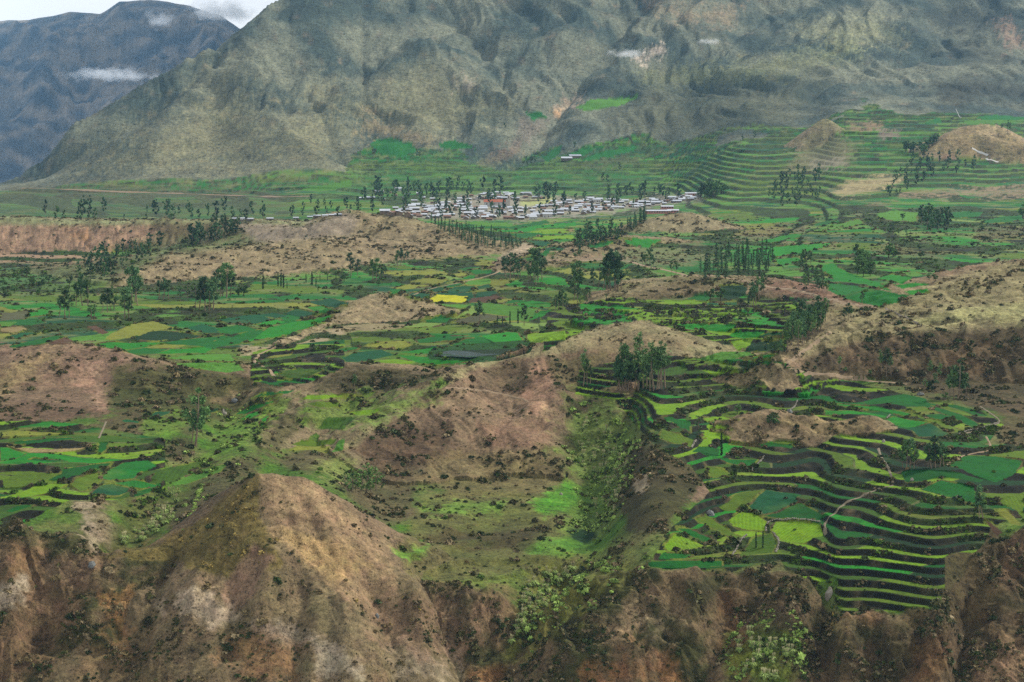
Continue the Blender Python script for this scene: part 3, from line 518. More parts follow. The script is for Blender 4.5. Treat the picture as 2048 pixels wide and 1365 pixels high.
rs = np.where(hedge)[0]; col[rs] = mix3(np.broadcast_to(lin((74, 90, 42)), (len(rs), 3)), lin((124, 126, 76)), .3 + n2[rs]); dens[rs] = .07
PATCH = [
 # (polygon, colour, feather, ragged, weight, shrub density)
 # --- mountains
 ([(560, 250), (640, 200), (700, 330), (640, 340), (480, 360), (200, 360), (150, 330), (330, 250), (450, 150)], (136, 128, 90), 60, 30, .55, None),
 ([(20, 372), (200, 376), (560, 388), (560, 400), (200, 400), (0, 395)], (92, 88, 60), 10, 6, .7, None),
 ([(640, 190), (720, 200), (840, 130), (1020, 215), (900, 270), (760, 270), (700, 230)], (138, 132, 96), 40, 14, .6, None),
 ([(1290, 150), (1500, 130), (1700, 90), (1720, 110), (1500, 160), (1300, 165)], (150, 152, 104), 20, 14, .55, None),
 ([(1600, 60), (1750, 40), (1800, 80), (1680, 90)], (156, 154, 110), 24, 12, .5, None),
 ([(1280, 0), (1400, 20), (1480, 10), (1460, 50), (1350, 40)], (160, 134, 104), 14, 14, .45, None),
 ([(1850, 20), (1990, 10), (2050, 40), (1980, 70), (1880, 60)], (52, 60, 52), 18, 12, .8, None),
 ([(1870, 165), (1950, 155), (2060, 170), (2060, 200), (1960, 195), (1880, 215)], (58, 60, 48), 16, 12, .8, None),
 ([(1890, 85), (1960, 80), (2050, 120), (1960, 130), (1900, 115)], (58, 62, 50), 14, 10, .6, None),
 ([(1990, 50), (2020, 45), (2050, 90), (2020, 100)], (160, 130, 108), 8, 10, .6, None),
 ([(1300, 170), (1500, 165), (1640, 150), (1560, 260), (1300, 280), (1240, 230)], (74, 76, 50), 40, 24, .6, None),
 ([(1110, 215), (1135, 195), (1160, 190), (1165, 205), (1120, 225)], (168, 150, 128), 6, 10, .8, None),
 ([(1265, 118), (1300, 105), (1325, 88), (1325, 102), (1290, 130)], (190, 176, 158), 5, 8, .85, None),
 ([(1105, 225), (1120, 220), (1118, 235)], (196, 160, 118), 4, 3, .9, None),
 ([(905, 165), (930, 150), (945, 165), (930, 180)], (150, 136, 120), 8, 12, .5, None),
 ([(740, 230), (880, 290), (830, 295), (720, 260)], (150, 130, 98), 10, 14, .5, None),
 ([(990, 300), (1030, 290), (1040, 310), (990, 330), (960, 330)], (128, 108, 90), 8, 10, .7, None),
 ([(1040, 240), (1100, 240), (1060, 280), (1030, 290)], (124, 112, 100), 8, 8, .7, None),
 ([(1130, 330), (1250, 310), (1280, 325), (1220, 335)], (96, 84, 66), 8, 8, .8, None),
 ([(1700, 245), (1760, 248), (1755, 262), (1705, 262)], (150, 122, 98), 6, 8, .7, None), ([(1755, 265), (1800, 262), (1800, 275), (1755, 277)], (140, 122, 110), 4, 5, .8, None),
 ([(620, 385), (700, 345), (860, 300), (1000, 330), (1100, 320), (1290, 300), (1300, 380), (1000, 400), (640, 400)], (90, 122, 66), 16, 12, .35, None),
 ([(-120, 400), (200, 398), (560, 400), (600, 420), (560, 440), (-120, 440)], (84, 92, 62), 10, 8, .6, None),
 ([(775, 428), (860, 400), (960, 390), (1090, 394), (1240, 402), (1400, 389), (1400, 400), (1290, 416), (1170, 430), (1060, 443), (930, 441), (850, 438)], (158, 148, 134), 6, 5, .85, None),
 ([(1040, 400), (1108, 398), (1108, 408), (1040, 410)], (170, 176, 110), 3, 2, .9, None),
 # --- pink cliff on the left
 ([(-120, 449), (120, 449), (240, 452), (340, 453), (300, 480), (235, 490), (200, 520), (90, 530), (-120, 535)], (178, 146, 122), 6, 6, .95, .004),
 ([(130, 465), (175, 458), (180, 490), (140, 480)], (190, 148, 112), 5, 6, .8, .0), ([(195, 490), (235, 480), (210, 520), (190, 515)], (200, 164, 128), 5, 6, .85, .0),
 ([(-120, 437), (60, 436), (150, 441), (330, 441), (500, 438), (620, 444), (600, 452), (330, 447), (150, 450), (-120, 447)], (156, 158, 116), 3, 2, .9, .004),
 ([(300, 452), (470, 446), (440, 470), (370, 490), (330, 480)], (110, 100, 70), 8, 6, .7, .02),
 ([(470, 446), (600, 453), (690, 425), (725, 440), (720, 472), (610, 480), (520, 488), (490, 470)], (160, 144, 126), 4, 5, .95, .002),
 ([(-60, 535), (200, 525), (300, 490), (480, 470), (520, 490), (340, 510), (190, 580), (-60, 600)], (86, 110, 62), 12, 8, .7, .03),
 # --- tan hills in the middle distance
 ([(720, 425), (900, 462), (1060, 497), (1010, 510), (880, 520), (640, 545), (480, 560), (200, 585), (340, 512), (520, 490), (700, 475)], (160, 142, 112), 6, 4, .85, .04),
 ([(880, 455), (970, 485), (1050, 492), (1000, 515), (900, 500)], (150, 134, 104), 8, 6, .6, .03),
 ([(988, 525), (1012, 505), (1048, 487), (1074, 495), (1062, 503), (1012, 521)], (188, 168, 144), 2, 1.5, .95, .0),
 ([(500, 700), (640, 655), (700, 615), (755, 588), (850, 600), (905, 620), (880, 640), (780, 660), (680, 670), (560, 705)], (166, 148, 118), 5, 4, .85, .04),
 ([(480, 690), (560, 690), (680, 655), (690, 672), (560, 700), (480, 712)], (176, 158, 130), 4, 4, .8, .01),
 ([(1260, 462), (1300, 438), (1380, 428), (1440, 440), (1480, 456), (1350, 466)], (162, 148, 116), 5, 4, .85, .04),
 ([(1090, 525), (1150, 495), (1240, 480), (1400, 480), (1440, 520), (1300, 535), (1120, 530)], (138, 128, 94), 10, 8, .7, .02),
 ([(1150, 515), (1240, 505), (1260, 522), (1160, 525)], (166, 138, 116), 4, 4, .7, .0),
 ([(1220, 605), (1300, 575), (1400, 552), (1420, 580), (1400, 600), (1240, 612)], (120, 104, 76), 8, 6, .8, .05),
 ([(1520, 565), (1600, 555), (1700, 590), (1740, 612), (1640, 605), (1540, 585)], (146, 114, 94), 5, 5, .85, .01),
 ([(1480, 590), (1540, 585), (1680, 612), (1620, 620), (1500, 618)], (100, 88, 62), 6, 6, .7, .06),
 ([(1440, 470), (1560, 455), (1640, 440), (1600, 470), (1480, 490)], (136, 118, 92), 6, 6, .7, .02),
 ([(1560, 485), (1700, 480), (1660, 490), (1560, 495)], (150, 132, 104), 3, 4, .7, .01),
 ([(1700, 430), (1760, 405), (1780, 420), (1730, 440)], (150, 136, 106), 4, 5, .7, .01), ([(1830, 385), (1960, 378), (2060, 372), (2060, 395), (1950, 392), (1800, 392)], (150, 128, 104), 4, 6, .75, .03),
 ([(1740, 500), (1860, 470), (1920, 500), (1860, 540), (1800, 530)], (120, 108, 76), 10, 8, .6, .06), ([(1940, 455), (2060, 450), (2060, 480), (1960, 490)], (124, 108, 76), 8, 6, .7, .04),
 ([(1660, 385), (1700, 362), (1780, 350), (1815, 358), (1760, 380), (1690, 395)], (166, 150, 112), 5, 4, .85, .01),
 ([(1570, 340), (1650, 238), (1710, 300), (1700, 330), (1600, 345)], (122, 116, 82), 8, 6, .8, .0), ([(1620, 320), (1690, 315), (1690, 335), (1620, 340)], (150, 140, 120), 6, 8, .6, .0),
 ([(1850, 300), (1900, 265), (1960, 248), (2060, 280), (2060, 325), (1960, 310), (1890, 310)], (150, 132, 92), 6, 5, .8, .0), ([(1955, 262), (1985, 252), (2000, 275), (1970, 280)], (176, 156, 120), 4, 5, .7, .0),
 # --- right hill
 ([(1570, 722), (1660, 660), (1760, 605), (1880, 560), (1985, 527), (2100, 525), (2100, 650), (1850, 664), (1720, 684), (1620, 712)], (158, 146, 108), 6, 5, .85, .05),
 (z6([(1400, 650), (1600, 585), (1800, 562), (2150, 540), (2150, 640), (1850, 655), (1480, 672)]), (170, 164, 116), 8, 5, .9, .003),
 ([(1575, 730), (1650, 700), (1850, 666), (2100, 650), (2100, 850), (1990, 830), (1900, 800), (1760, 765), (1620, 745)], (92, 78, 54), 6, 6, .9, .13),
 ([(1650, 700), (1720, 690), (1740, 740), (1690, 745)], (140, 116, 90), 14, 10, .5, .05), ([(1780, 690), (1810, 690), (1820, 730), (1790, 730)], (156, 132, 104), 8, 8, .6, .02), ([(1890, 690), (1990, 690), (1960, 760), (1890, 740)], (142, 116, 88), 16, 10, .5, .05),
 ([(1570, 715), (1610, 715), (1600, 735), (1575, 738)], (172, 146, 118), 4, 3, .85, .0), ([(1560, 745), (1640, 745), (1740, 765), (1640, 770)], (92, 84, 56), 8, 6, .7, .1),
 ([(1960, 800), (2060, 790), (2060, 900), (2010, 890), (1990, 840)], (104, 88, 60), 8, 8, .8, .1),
 # --- centre hill
 ([(695, 890), (780, 820), (920, 742), (1020, 713), (1085, 716), (1110, 770), (1118, 860), (1100, 900), (1000, 915), (850, 920), (740, 930)], (150, 126, 102), 8, 7, .92, .03),
 ([(700, 900), (780, 850), (900, 845), (915, 900), (880, 940), (800, 955), (740, 935)], (104, 84, 64), 12, 9, .85, .14),
 ([(960, 735), (1040, 722), (1085, 740), (1070, 780), (1000, 785), (970, 770)], (118, 102, 76), 10, 9, .7, .1), ([(1078, 715), (1096, 716), (1110, 800), (1060, 830), (1040, 800)], (172, 138, 114), 6, 5, .85, .006),
 ([(960, 850), (1100, 840), (1110, 890), (980, 900)], (158, 126, 104), 10, 7, .7, .015),
 ([(930, 738), (1020, 708), (1150, 664), (1290, 645), (1420, 668), (1480, 695), (1440, 715), (1340, 715), (1200, 700), (1100, 712), (1000, 716)], (160, 150, 114), 5, 4, .85, .015),
 ([(1150, 690), (1290, 665), (1400, 680), (1360, 705), (1240, 720)], (142, 120, 94), 14, 8, .6, .04),
 ([(1095, 722), (1200, 700), (1240, 730), (1240, 790), (1130, 790)], (112, 102, 68), 10, 8, .8, .09),
 ([(870, 905), (1110, 900), (1150, 960), (1120, 1000), (900, 1000), (840, 960)], (132, 116, 82), 14, 9, .8, .07),
 ([(690, 892), (780, 816), (860, 764), (920, 736), (1000, 712), (1006, 720), (930, 748), (870, 778), (790, 832), (712, 892)], (164, 154, 114), 5, 4, .85, .01),
 # --- bench below it
 ([(830, 1010), (900, 985), (1100, 990), (1140, 1050), (1100, 1140), (960, 1180), (820, 1150), (790, 1100)], (118, 114, 66), 12, 9, .75, .06),
 ([(835, 1015), (900, 1005), (1010, 1000), (1000, 1030), (860, 1030)], (104, 134, 52), 7, 6, .8, .01), ([(1060, 1010), (1130, 960), (1150, 970), (1180, 1000), (1090, 1035)], (86, 142, 36), 6, 5, .85, .01),
 ([(1040, 1090), (1150, 1070), (1190, 1085), (1140, 1115), (1060, 1110)], (92, 136, 46), 6, 5, .8, .01), ([(785, 1105), (860, 1090), (840, 1120), (800, 1120)], (96, 136, 46), 6, 5, .8, .01), ([(920, 1165), (1060, 1145), (1050, 1165), (950, 1180)], (96, 126, 44), 6, 5, .7, .02),
 ([(900, 1060), (1090, 1060), (1060, 1095), (960, 1098), (860, 1080)], (84, 72, 46), 8, 8, .8, .14),
 ([(690, 940), (760, 930), (830, 960), (830, 1020), (790, 1060), (720, 1020), (690, 985)], (110, 92, 70), 8, 8, .7, .06),
 # --- gully
 ([(1140, 800), (1240, 790), (1270, 880), (1250, 960), (1225, 1050), (1180, 1090), (1135, 1060), (1150, 970), (1110, 870)], (96, 122, 46), 24, 16, .8, .09),
 ([(1138, 1062), (1185, 1056), (1195, 1075), (1170, 1090), (1145, 1082)], (20, 54, 20), 4, 3, .95, .0),
 ([(1240, 900), (1310, 892), (1400, 945), (1410, 985), (1340, 1050), (1250, 1070), (1230, 1000)], (84, 72, 48), 8, 7, .85, .12),
 ([(1268, 955), (1298, 950), (1292, 985), (1272, 985)], (178, 160, 134), 3, 3, .9, .0), ([(1365, 1000), (1400, 965), (1450, 975), (1465, 1000), (1420, 1015)], (150, 124, 104), 5, 5, .9, .005),
 ([(1040, 1180), (1100, 1130), (1180, 1120), (1280, 1140), (1180, 1210), (1090, 1270), (1010, 1320), (1030, 1240)], (122, 124, 50), 10, 8, .8, .1),
 # --- canyon edge
 ([(524, 953), (600, 955), (690, 1012), (785, 1112), (800, 1180), (700, 1215), (620, 1135), (545, 1062), (520, 1000)], (166, 140, 110), 5, 4, .92, .012),
 ([(515, 952), (516, 1042), (565, 1125), (480, 1170), (360, 1130), (205, 1115), (380, 1050), (450, 995)], (124, 110, 64), 5, 5, .9, .1), ([(560, 1060), (680, 1080), (750, 1130), (680, 1170), (600, 1120)], (186, 156, 108), 14, 8, .6, .01),
 ([(440, 1175), (508, 1088), (545, 1115), (505, 1185), (455, 1240)], (152, 124, 102), 5, 5, .9, .01), ([(345, 1180), (425, 1188), (475, 1238), (425, 1255), (360, 1222)], (190, 170, 148), 4, 5, .9, .0), ([(298, 1190), (332, 1200), (327, 1228), (305, 1215)], (184, 162, 138), 3, 3, .9, .0),
 ([(500, 1248), (590, 1238), (645, 1290), (560, 1290)], (182, 164, 144), 5, 5, .85, .0), ([(620, 1285), (700, 1300), (725, 1365), (640, 1345)], (186, 170, 150), 6, 6, .85, .0), ([(780, 1290), (890, 1310), (940, 1365), (800, 1365)], (178, 160, 138), 8, 9, .75, .02),
 ([(-120, 1110), (190, 1110), (170, 1230), (70, 1365), (-120, 1365)], (134, 106, 82), 10, 8, .8, .03), ([(-40, 1160), (50, 1155), (45, 1220), (-40, 1215)], (186, 170, 150), 5, 6, .85, .0), ([(100, 1120), (160, 1130), (120, 1180), (90, 1160)], (160, 140, 118), 8, 7, .6, .01),
 ([(140, 1000), (200, 1000), (250, 1060), (215, 1100), (170, 1060)], (150, 130, 108), 8, 9, .7, .06), ([(150, 1010), (185, 1010), (200, 1090), (190, 1105), (165, 1060)], (176, 158, 136), 6, 8, .6, .01),
 ([(470, 1295), (530, 1268), (600, 1290), (590, 1365), (465, 1365)], (150, 108, 74), 12, 14, .6, .04), ([(200, 1200), (260, 1190), (255, 1290), (215, 1260)], (176, 132, 88), 6, 8, .7, .02), ([(150, 1300), (300, 1280), (330, 1365), (150, 1365)], (126, 102, 72), 10, 10, .6, .05),
 ([(690, 1210), (790, 1190), (920, 1190), (960, 1290), (900, 1330), (760, 1290)], (146, 118, 96), 10, 9, .8, .04), ([(930, 1190), (1010, 1180), (1030, 1200), (1000, 1300), (960, 1290)], (136, 110, 86), 8, 8, .8, .04),
 ([(1230, 1240), (1290, 1165), (1320, 1170), (1280, 1260), (1250, 1275)], (160, 136, 108), 5, 5, .8, .01), ([(1290, 1230), (1360, 1200), (1350, 1280), (1300, 1290)], (172, 150, 122), 7, 8, .65, .03), ([(1170, 1340), (1260, 1290), (1360, 1320), (1380, 1375), (1170, 1375)], (160, 112, 74), 9, 9, .7, .03),
 ([(1500, 1240), (1530, 1200), (1590, 1190), (1600, 1240), (1560, 1250)], (164, 140, 114), 6, 8, .7, .04), ([(1650, 1240), (1685, 1240), (1680, 1270), (1655, 1265)], (206, 184, 130), 4, 4, .8, .0),
 ([(1600, 1255), (1880, 1255), (2060, 1100), (2060, 1375), (1600, 1375)], (92, 74, 52), 12, 10, .7, .11), ([(1990, 1070), (2060, 1060), (2060, 1200), (1980, 1150)], (128, 100, 76), 12, 9, .6, .06), ([(1950, 1310), (2060, 1290), (2060, 1375), (1940, 1375)], (170, 138, 110), 9, 9, .7, .02),
 ([(1290, 1150), (1440, 1155), (1560, 1130), (1600, 1180), (1600, 1260), (1480, 1250), (1340, 1210)], (88, 76, 50), 9, 8, .6, .13), ([(1470, 1280), (1560, 1270), (1590, 1300), (1560, 1375), (1470, 1375)], (112, 134, 40), 10, 9, .8, .1),
 ([(1800, 1215), (1850, 1130), (1900, 1100), (1985, 1045), (2020, 1080), (1960, 1240), (1876, 1262), (1810, 1250)], (98, 84, 56), 8, 8, .9, .13),
 # --- left hill and scrub
 ([(-120, 700), (60, 690), (180, 694), (268, 716), (230, 780), (215, 832), (100, 850), (-120, 850)], (148, 122, 102), 6, 6, .9, .035),
 ([(-120, 830), (0, 810), (200, 810), (220, 840), (80, 850), (-120, 850)], (110, 88, 68), 8, 8, .7, .13), ([(60, 715), (110, 700), (60, 760), (0, 790), (-40, 760)], (160, 142, 100), 16, 9, .6, .03), ([(140, 745), (175, 735), (215, 820), (190, 810)], (176, 142, 120), 7, 5, .85, .004), ([(150, 735), (230, 715), (265, 716), (180, 752)], (172, 140, 120), 5, 4, .7, .006),
 ([(225, 728), (330, 735), (480, 740), (560, 770), (540, 815), (440, 845), (330, 835), (240, 830), (215, 800)], (84, 86, 42), 10, 9, .85, .13),
 ([(430, 800), (520, 770), (540, 780), (450, 815)], (140, 120, 92), 6, 7, .7, .05), ([(230, 815), (330, 830), (300, 900), (240, 900), (200, 850)], (102, 84, 62), 9, 9, .7, .08),
 ([(290, 830), (350, 830), (380, 850), (310, 920), (290, 900)], (96, 130, 36), 8, 8, .7, .02), ([(320, 900), (380, 850), (400, 900), (340, 920)], (84, 74, 50), 8, 8, .7, .1),
 ([(600, 778), (700, 730), (860, 742), (890, 765), (700, 795)], (84, 78, 50), 8, 7, .9, .16), ([(520, 900), (560, 830), (640, 800), (600, 860), (540, 920)], (92, 88, 54), 8, 8, .8, .12),
 ([(600, 800), (760, 790), (880, 770), (860, 800), (760, 840), (660, 870), (600, 850)], (96, 126, 40), 12, 12, .75, .04), ([(460, 840), (560, 790), (600, 790), (520, 870), (430, 930), (390, 930)], (96, 130, 36), 8, 8, .7, .04),
 ([(540, 920), (620, 890), (690, 905), (640, 950), (590, 955)], (112, 96, 70), 8, 8, .75, .07), ([(400, 960), (520, 900), (530, 930), (470, 980), (400, 1030), (320, 1080), (350, 1010)], (96, 84, 58), 8, 8, .75, .11), ([(620, 940), (690, 905), (720, 930), (680, 960)], (128, 138, 72), 8, 6, .7, .02),
 ([(250, 1000), (350, 970), (420, 960), (330, 1050), (230, 1100), (220, 1060)], (86, 92, 42), 8, 8, .7, .1),
 ([(1530, 840), (1620, 838), (1745, 832), (1815, 885), (1720, 880), (1600, 860)], (150, 130, 96), 5, 5, .85, .06), ([(1260, 800), (1300, 790), (1310, 830), (1270, 860)], (78, 90, 40), 7, 7, .6, .12),
 ([(1640, 905), (1680, 920), (1700, 960), (1660, 930)], (150, 130, 100), 4, 4, .5, .01), ([(1720, 995), (1790, 975), (1830, 1000), (1760, 1020)], (140, 134, 86), 5, 5, .75, .01), ([(1770, 890), (1960, 880), (1990, 900), (1900, 920), (1800, 930)], (118, 116, 66), 8, 7, .6, .05),
]
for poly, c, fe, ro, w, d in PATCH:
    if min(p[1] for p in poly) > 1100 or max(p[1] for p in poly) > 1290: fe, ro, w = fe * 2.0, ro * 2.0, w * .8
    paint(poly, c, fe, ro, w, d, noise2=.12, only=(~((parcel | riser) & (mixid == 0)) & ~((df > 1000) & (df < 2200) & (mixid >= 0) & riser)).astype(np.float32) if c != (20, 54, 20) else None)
col *= np.clip(1 + (.20 * n4 + .16 * n2) * (wild > .8), .4, 1.8)[:, None]
# fields: crop colour, a lighter or weedier margin, hedges along the edges
cropc = np.array([lin((0, 0, 0))] + [lin(CROP[c]) for c, _ in FIELDS])
rnd = rng.random(len(FIELDS) + 1)
ii = np.where(fmask)[0]
cv = cropc[field_id[ii]] * (.88 + .24 * rnd[field_id[ii]])[:, None]
cv = mix3(cv, lin((118, 132, 62)), np.clip(-.22 + .55 * n1[ii], 0, .5))
cv = mix3(cv, cv * .6, np.clip(-.1 + .8 * n2[ii] + .4 * n4[ii], 0, .5))
col[ii] = cv * (1 + .12 * n2[ii])[:, None]; wild[ii] = .5; dens[ii] = .0006
fg = field_id.reshape(NR, NC)
bd = np.zeros((NR, NC), bool)
bd[1:] |= fg[1:] != fg[:-1]; bd[:-1] |= fg[1:] != fg[:-1]; bd[:, 1:] |= fg[:, 1:] != fg[:, :-1]; bd[:, :-1] |= fg[:, 1:] != fg[:, :-1]
bd = bd.ravel() & vis & (df < 2000)
ii = np.where(bd & (n1 > -.1))[0]; field_id[ii] = 0; fmask[ii] = False
col[ii] = mix3(np.broadcast_to(lin((112, 122, 46)), (len(ii), 3)), lin((100, 86, 58)), .3 + 1.2 * n2[ii]); wild[ii] = .7; dens[ii] = np.where(df[ii] < 1600, .07, .02)
# no brush in the pond
POND = z5([(545, 850), (620, 826), (760, 815), (900, 806), (1090, 792), (1090, 806), (930, 850), (760, 864), (620, 856)])
pm = np.zeros(N, bool); pm[pool] = px_poly_mask(POND, up, vp) > .5
pz = np.percentile(Z.ravel()[pm], 20); Zr = Z.ravel().copy()
pw = np.zeros(N, np.float32); pw[pool] = px_poly_mask(POND, up, vp, 12)
Zr = Zr * (1 - pw) + (pz - .5) * pw; dens[pm] = 0; fmask[pm] = False; field_id[pm] = 0
ring = np.zeros(N, np.float32); ring[pool] = px_poly_mask(POND, up, vp, 34); rg_ = (ring > .02) & ~pm & (df < 1100); Zr[rg_] = np.maximum(Zr[rg_], pz + .12 - np.clip(.5 - ring[rg_], 0, 1) * 12)
near_p = (pw > .05) & ~pm
col[near_p] = lin((44, 84, 26)); dens[near_p] = .02; col[pm] = lin((40, 60, 30))
Z = Zr.reshape(NR, NC)
VV = v_of(Z, DD); vis2 = VV <= np.minimum.accumulate(VV, axis=0) + 4

# ------------------------------------------------------------------ materials
def new_mat(name):
    m = bpy.data.materials.new(name); m.use_nodes = True
    b = m.node_tree.nodes['Principled BSDF']; b.inputs['Roughness'].default_value = .95; b.inputs['Specular IOR Level'].default_value = .12
    return m, m.node_tree.nodes, m.node_tree.links, b
def ground_mat(name, sc, contrast, speck, bump, stretch=(1, 1, 1), rows=0):
    m, n, l, b = new_mat(name)
    at = n.new('ShaderNodeAttribute'); at.attribute_name = 'Col'
    ge = n.new('ShaderNodeNewGeometry')
    mp = n.new('ShaderNodeMapping'); mp.inputs['Scale'].default_value = stretch; l.new(ge.outputs['Position'], mp.inputs['Vector'])
    def noise(s, det, ro=.6):
        q = n.new('ShaderNodeTexNoise'); q.inputs['Scale'].default_value = s * sc; q.inputs['Detail'].default_value = det; q.inputs['Roughness'].default_value = ro
        l.new(mp.outputs[0], q.inputs['Vector']); return q.outputs['Fac']
    def mth(op, a, c=None, cl=False):
        q = n.new('ShaderNodeMath'); q.operation = op; q.use_clamp = cl
        for i, v in enumerate((a, c)):
            if v is None: continue
            if isinstance(v, (int, float)): q.inputs[i].default_value = v
            else: l.new(v, q.inputs[i])
        return q.outputs[0]
    a = noise(.55, 5, .7); c = noise(.09, 4)
    f = mth('ADD', mth('MULTIPLY', mth('SUBTRACT', a, .5), 2.6 * contrast), mth('MULTIPLY', mth('SUBTRACT', c, .5), 1.6 * contrast))
    hf = noise(2.1, 2, .6); f = mth('ADD', f, mth('MULTIPLY', mth('SUBTRACT', hf, .5), 2.4 * contrast))
    f = mth('MULTIPLY', f, at.outputs['Alpha'])
    sp = noise(.8, 3, .6)
    rp = n.new('ShaderNodeMapRange'); rp.inputs['From Min'].default_value = .56; rp.inputs['From Max'].default_value = .66; l.new(sp, rp.inputs['Value'])
    f = mth('SUBTRACT', f, mth('MULTIPLY', mth('MULTIPLY', rp.outputs[0], speck), at.outputs['Alpha']))
    if rows:                                     # sown rows, each plot in its own direction
        oi = n.new('ShaderNodeObjectInfo'); vr_ = n.new('ShaderNodeVectorRotate'); vr_.rotation_type = 'Z_AXIS'
        l.new(ge.outputs['Position'], vr_.inputs['Vector']); l.new(mth('MULTIPLY', oi.outputs['Random'], 3.14), vr_.inputs['Angle'])
        wv = n.new('ShaderNodeTexWave'); wv.inputs['Scale'].default_value = .22; wv.inputs['Distortion'].default_value = 1.5; wv.inputs['Detail'].default_value = 1; l.new(vr_.outputs[0], wv.inputs['Vector'])
        f = mth('ADD', f, mth('MULTIPLY', mth('SUBTRACT', wv.outputs['Fac'], .5), rows))
    f = mth('MAXIMUM', mth('ADD', f, 1.0), .18)
    vm = n.new('ShaderNodeVectorMath'); vm.operation = 'SCALE'; l.new(at.outputs['Color'], vm.inputs[0]); l.new(f, vm.inputs['Scale'])
    hs_n = n.new('ShaderNodeHueSaturation'); l.new(vm.outputs[0], hs_n.inputs['Color'])
    hh = noise(.2, 2); l.new(mth('ADD', mth('MULTIPLY', mth('SUBTRACT', hh, .5), .05), .5), hs_n.inputs['Hue']); hs_n.inputs['Saturation'].default_value = 1.0
    l.new(hs_n.outputs[0], b.inputs['Base Color'])
    bp = n.new('ShaderNodeBump'); bp.inputs['Strength'].default_value = bump; bp.inputs['Distance'].default_value = .6 / sc
    l.new(mth('MULTIPLY', a, 1.0), bp.inputs['Height']); l.new(bp.outputs[0], b.inputs['Normal'])
    return m
M_GROUND = ground_mat('dry_ground', 1.15, .85, .5, .7)
M_MOUNT = ground_mat('mountain_ground', .2, .72, .5, 1.0, (1, .6, 2.2))
M_CROP = ground_mat('crop', 1.6, .8, .45, .6, (.6, 1, 1), .22)
M_CLIFF = ground_mat('cliff_rock', 1.5, 1.0, .5, 1.0)
def simple_mat(name, c, var=.25, sc=1.0, rough=.9, spec=.12, sub=None):
    m, n, l, b = new_mat(name); b.inputs['Roughness'].default_value = rough; b.inputs['Specular IOR Level'].default_value = spec
    ge = n.new('ShaderNodeNewGeometry'); q = n.new('ShaderNodeTexNoise'); q.inputs['Scale'].default_value = sc; q.inputs['Detail'].default_value = 4
    l.new(ge.outputs['Position'], q.inputs['Vector'])
    r = n.new('ShaderNodeValToRGB'); k = lin(c)
    r.color_ramp.elements[0].position = .3; r.color_ramp.elements[1].position = .7
    r.color_ramp.elements[0].color = (*(k * (1 - var)), 1); r.color_ramp.elements[1].color = (*np.minimum(k * (1 + var), 1), 1)
    l.new(q.outputs['Fac'], r.inputs[0]); l.new(r.outputs[0], b.inputs['Base Color'])
    return m

# ------------------------------------------------------------------ build the ground objects from the sample grid
COLL = scn.collection
PTS = np.stack([XX, DD, Z], -1).reshape(-1, 3).astype(np.float32)
_l = (col @ np.array([.3, .5, .2]))[:, None]; col = np.clip(_l + (col - _l) * np.where(col[:, 1:2] > col[:, 0:1] * 1.1, 1.0, .98), .003, 1); col = .10 * (col / .10) ** 1.13
_g = sstep(1.0, 1.25, col[:, 1] / col[:, 0])[:, None]; _nr = (df < 2300)[:, None]; col = np.where(_nr, col * (_g * .92 + (1 - _g) * np.array([.76, .775, .72])), col)
RGBA = np.concatenate([np.clip(col, .003, .9), np.clip(wild, 0, 1)[:, None]], 1).astype(np.float32)
i0 = (np.arange(NR - 1)[:, None] * NC + np.arange(NC - 1)[None, :]).ravel()
QUADS = np.stack([i0, i0 + 1, i0 + NC + 1, i0 + NC], 1).astype(np.int32)
def grid_object(name, faces, mat, parent=None, kind=None, label=None):
    vid, inv = np.unique(faces.ravel(), return_inverse=True)
    me = bpy.data.meshes.new(name)
    me.vertices.add(len(vid)); me.vertices.foreach_set('co', PTS[vid].ravel())
    nf = len(faces); me.loops.add(nf * 4); me.loops.foreach_set('vertex_index', inv.astype(np.int32).ravel())
    me.polygons.add(nf); me.polygons.foreach_set('loop_start', np.arange(0, nf * 4, 4, dtype=np.int32))
    me.polygons.foreach_set('use_smooth', np.ones(nf, bool))
    me.update(calc_edges=True)
    a = me.color_attributes.new('Col', 'FLOAT_COLOR', 'POINT'); a.data.foreach_set('color', RGBA[vid].ravel())
    me.materials.append(mat)
    o = bpy.data.objects.new(name, me); COLL.objects.link(o)
    if parent: o.parent = parent
    if kind: o['kind'] = kind
    if label: o['label'] = label
    return o
ALIAS = {'rim': 'right', 'spur': 'centre', 'ridge': 'pyramid', 'tanback': 'farright'}
zid = zone.ravel().copy()
for a, b in ALIAS.items(): zid[zid == hillidx[a]] = hillidx[b]
for a in ('edge', 'buttress', 'corner'): zid[zid == hillidx[a]] = 3
fz = zid[i0]
# field faces
plabel = np.zeros(N, np.int32)
plabel[fmask] = field_id[fmask]
pi = parcel & ~hedge & vis2.ravel() & (df < 1500)
plabel[pi] = 1000 + (hash01(kt[pi].astype(np.int64) + 50, ia[pi] + 500, ip[pi] + 900) * 400000).astype(np.int32)
fl = plabel[i0]; ok = (fl > 0) & (plabel[i0 + 1] == fl) & (plabel[i0 + NC] == fl)
fl = np.where(ok, fl, 0)
ids, cnt = np.unique(fl[fl > 0], return_counts=True)
order = np.argsort(-(cnt + np.where(ids < 1000, 100000, 0)))
keep = [int(ids[o]) for o in order if cnt[o] >= 28][:300]
print('plots', len(keep), 'of', len(ids))
keepset = np.isin(fl, keep)
rest = ~keepset
ZNAME = {0: ('valley_floor', 'green valley floor of small fields and scrubby banks'), 1: ('mountain', 'olive grey mountain slope behind the town'), 2: ('far_mountain', 'hazy blue mountain range beyond the gorge'), 3: ('canyon_cliff', 'brown eroded cliff dropping into the canyon')}
GROUND = {}
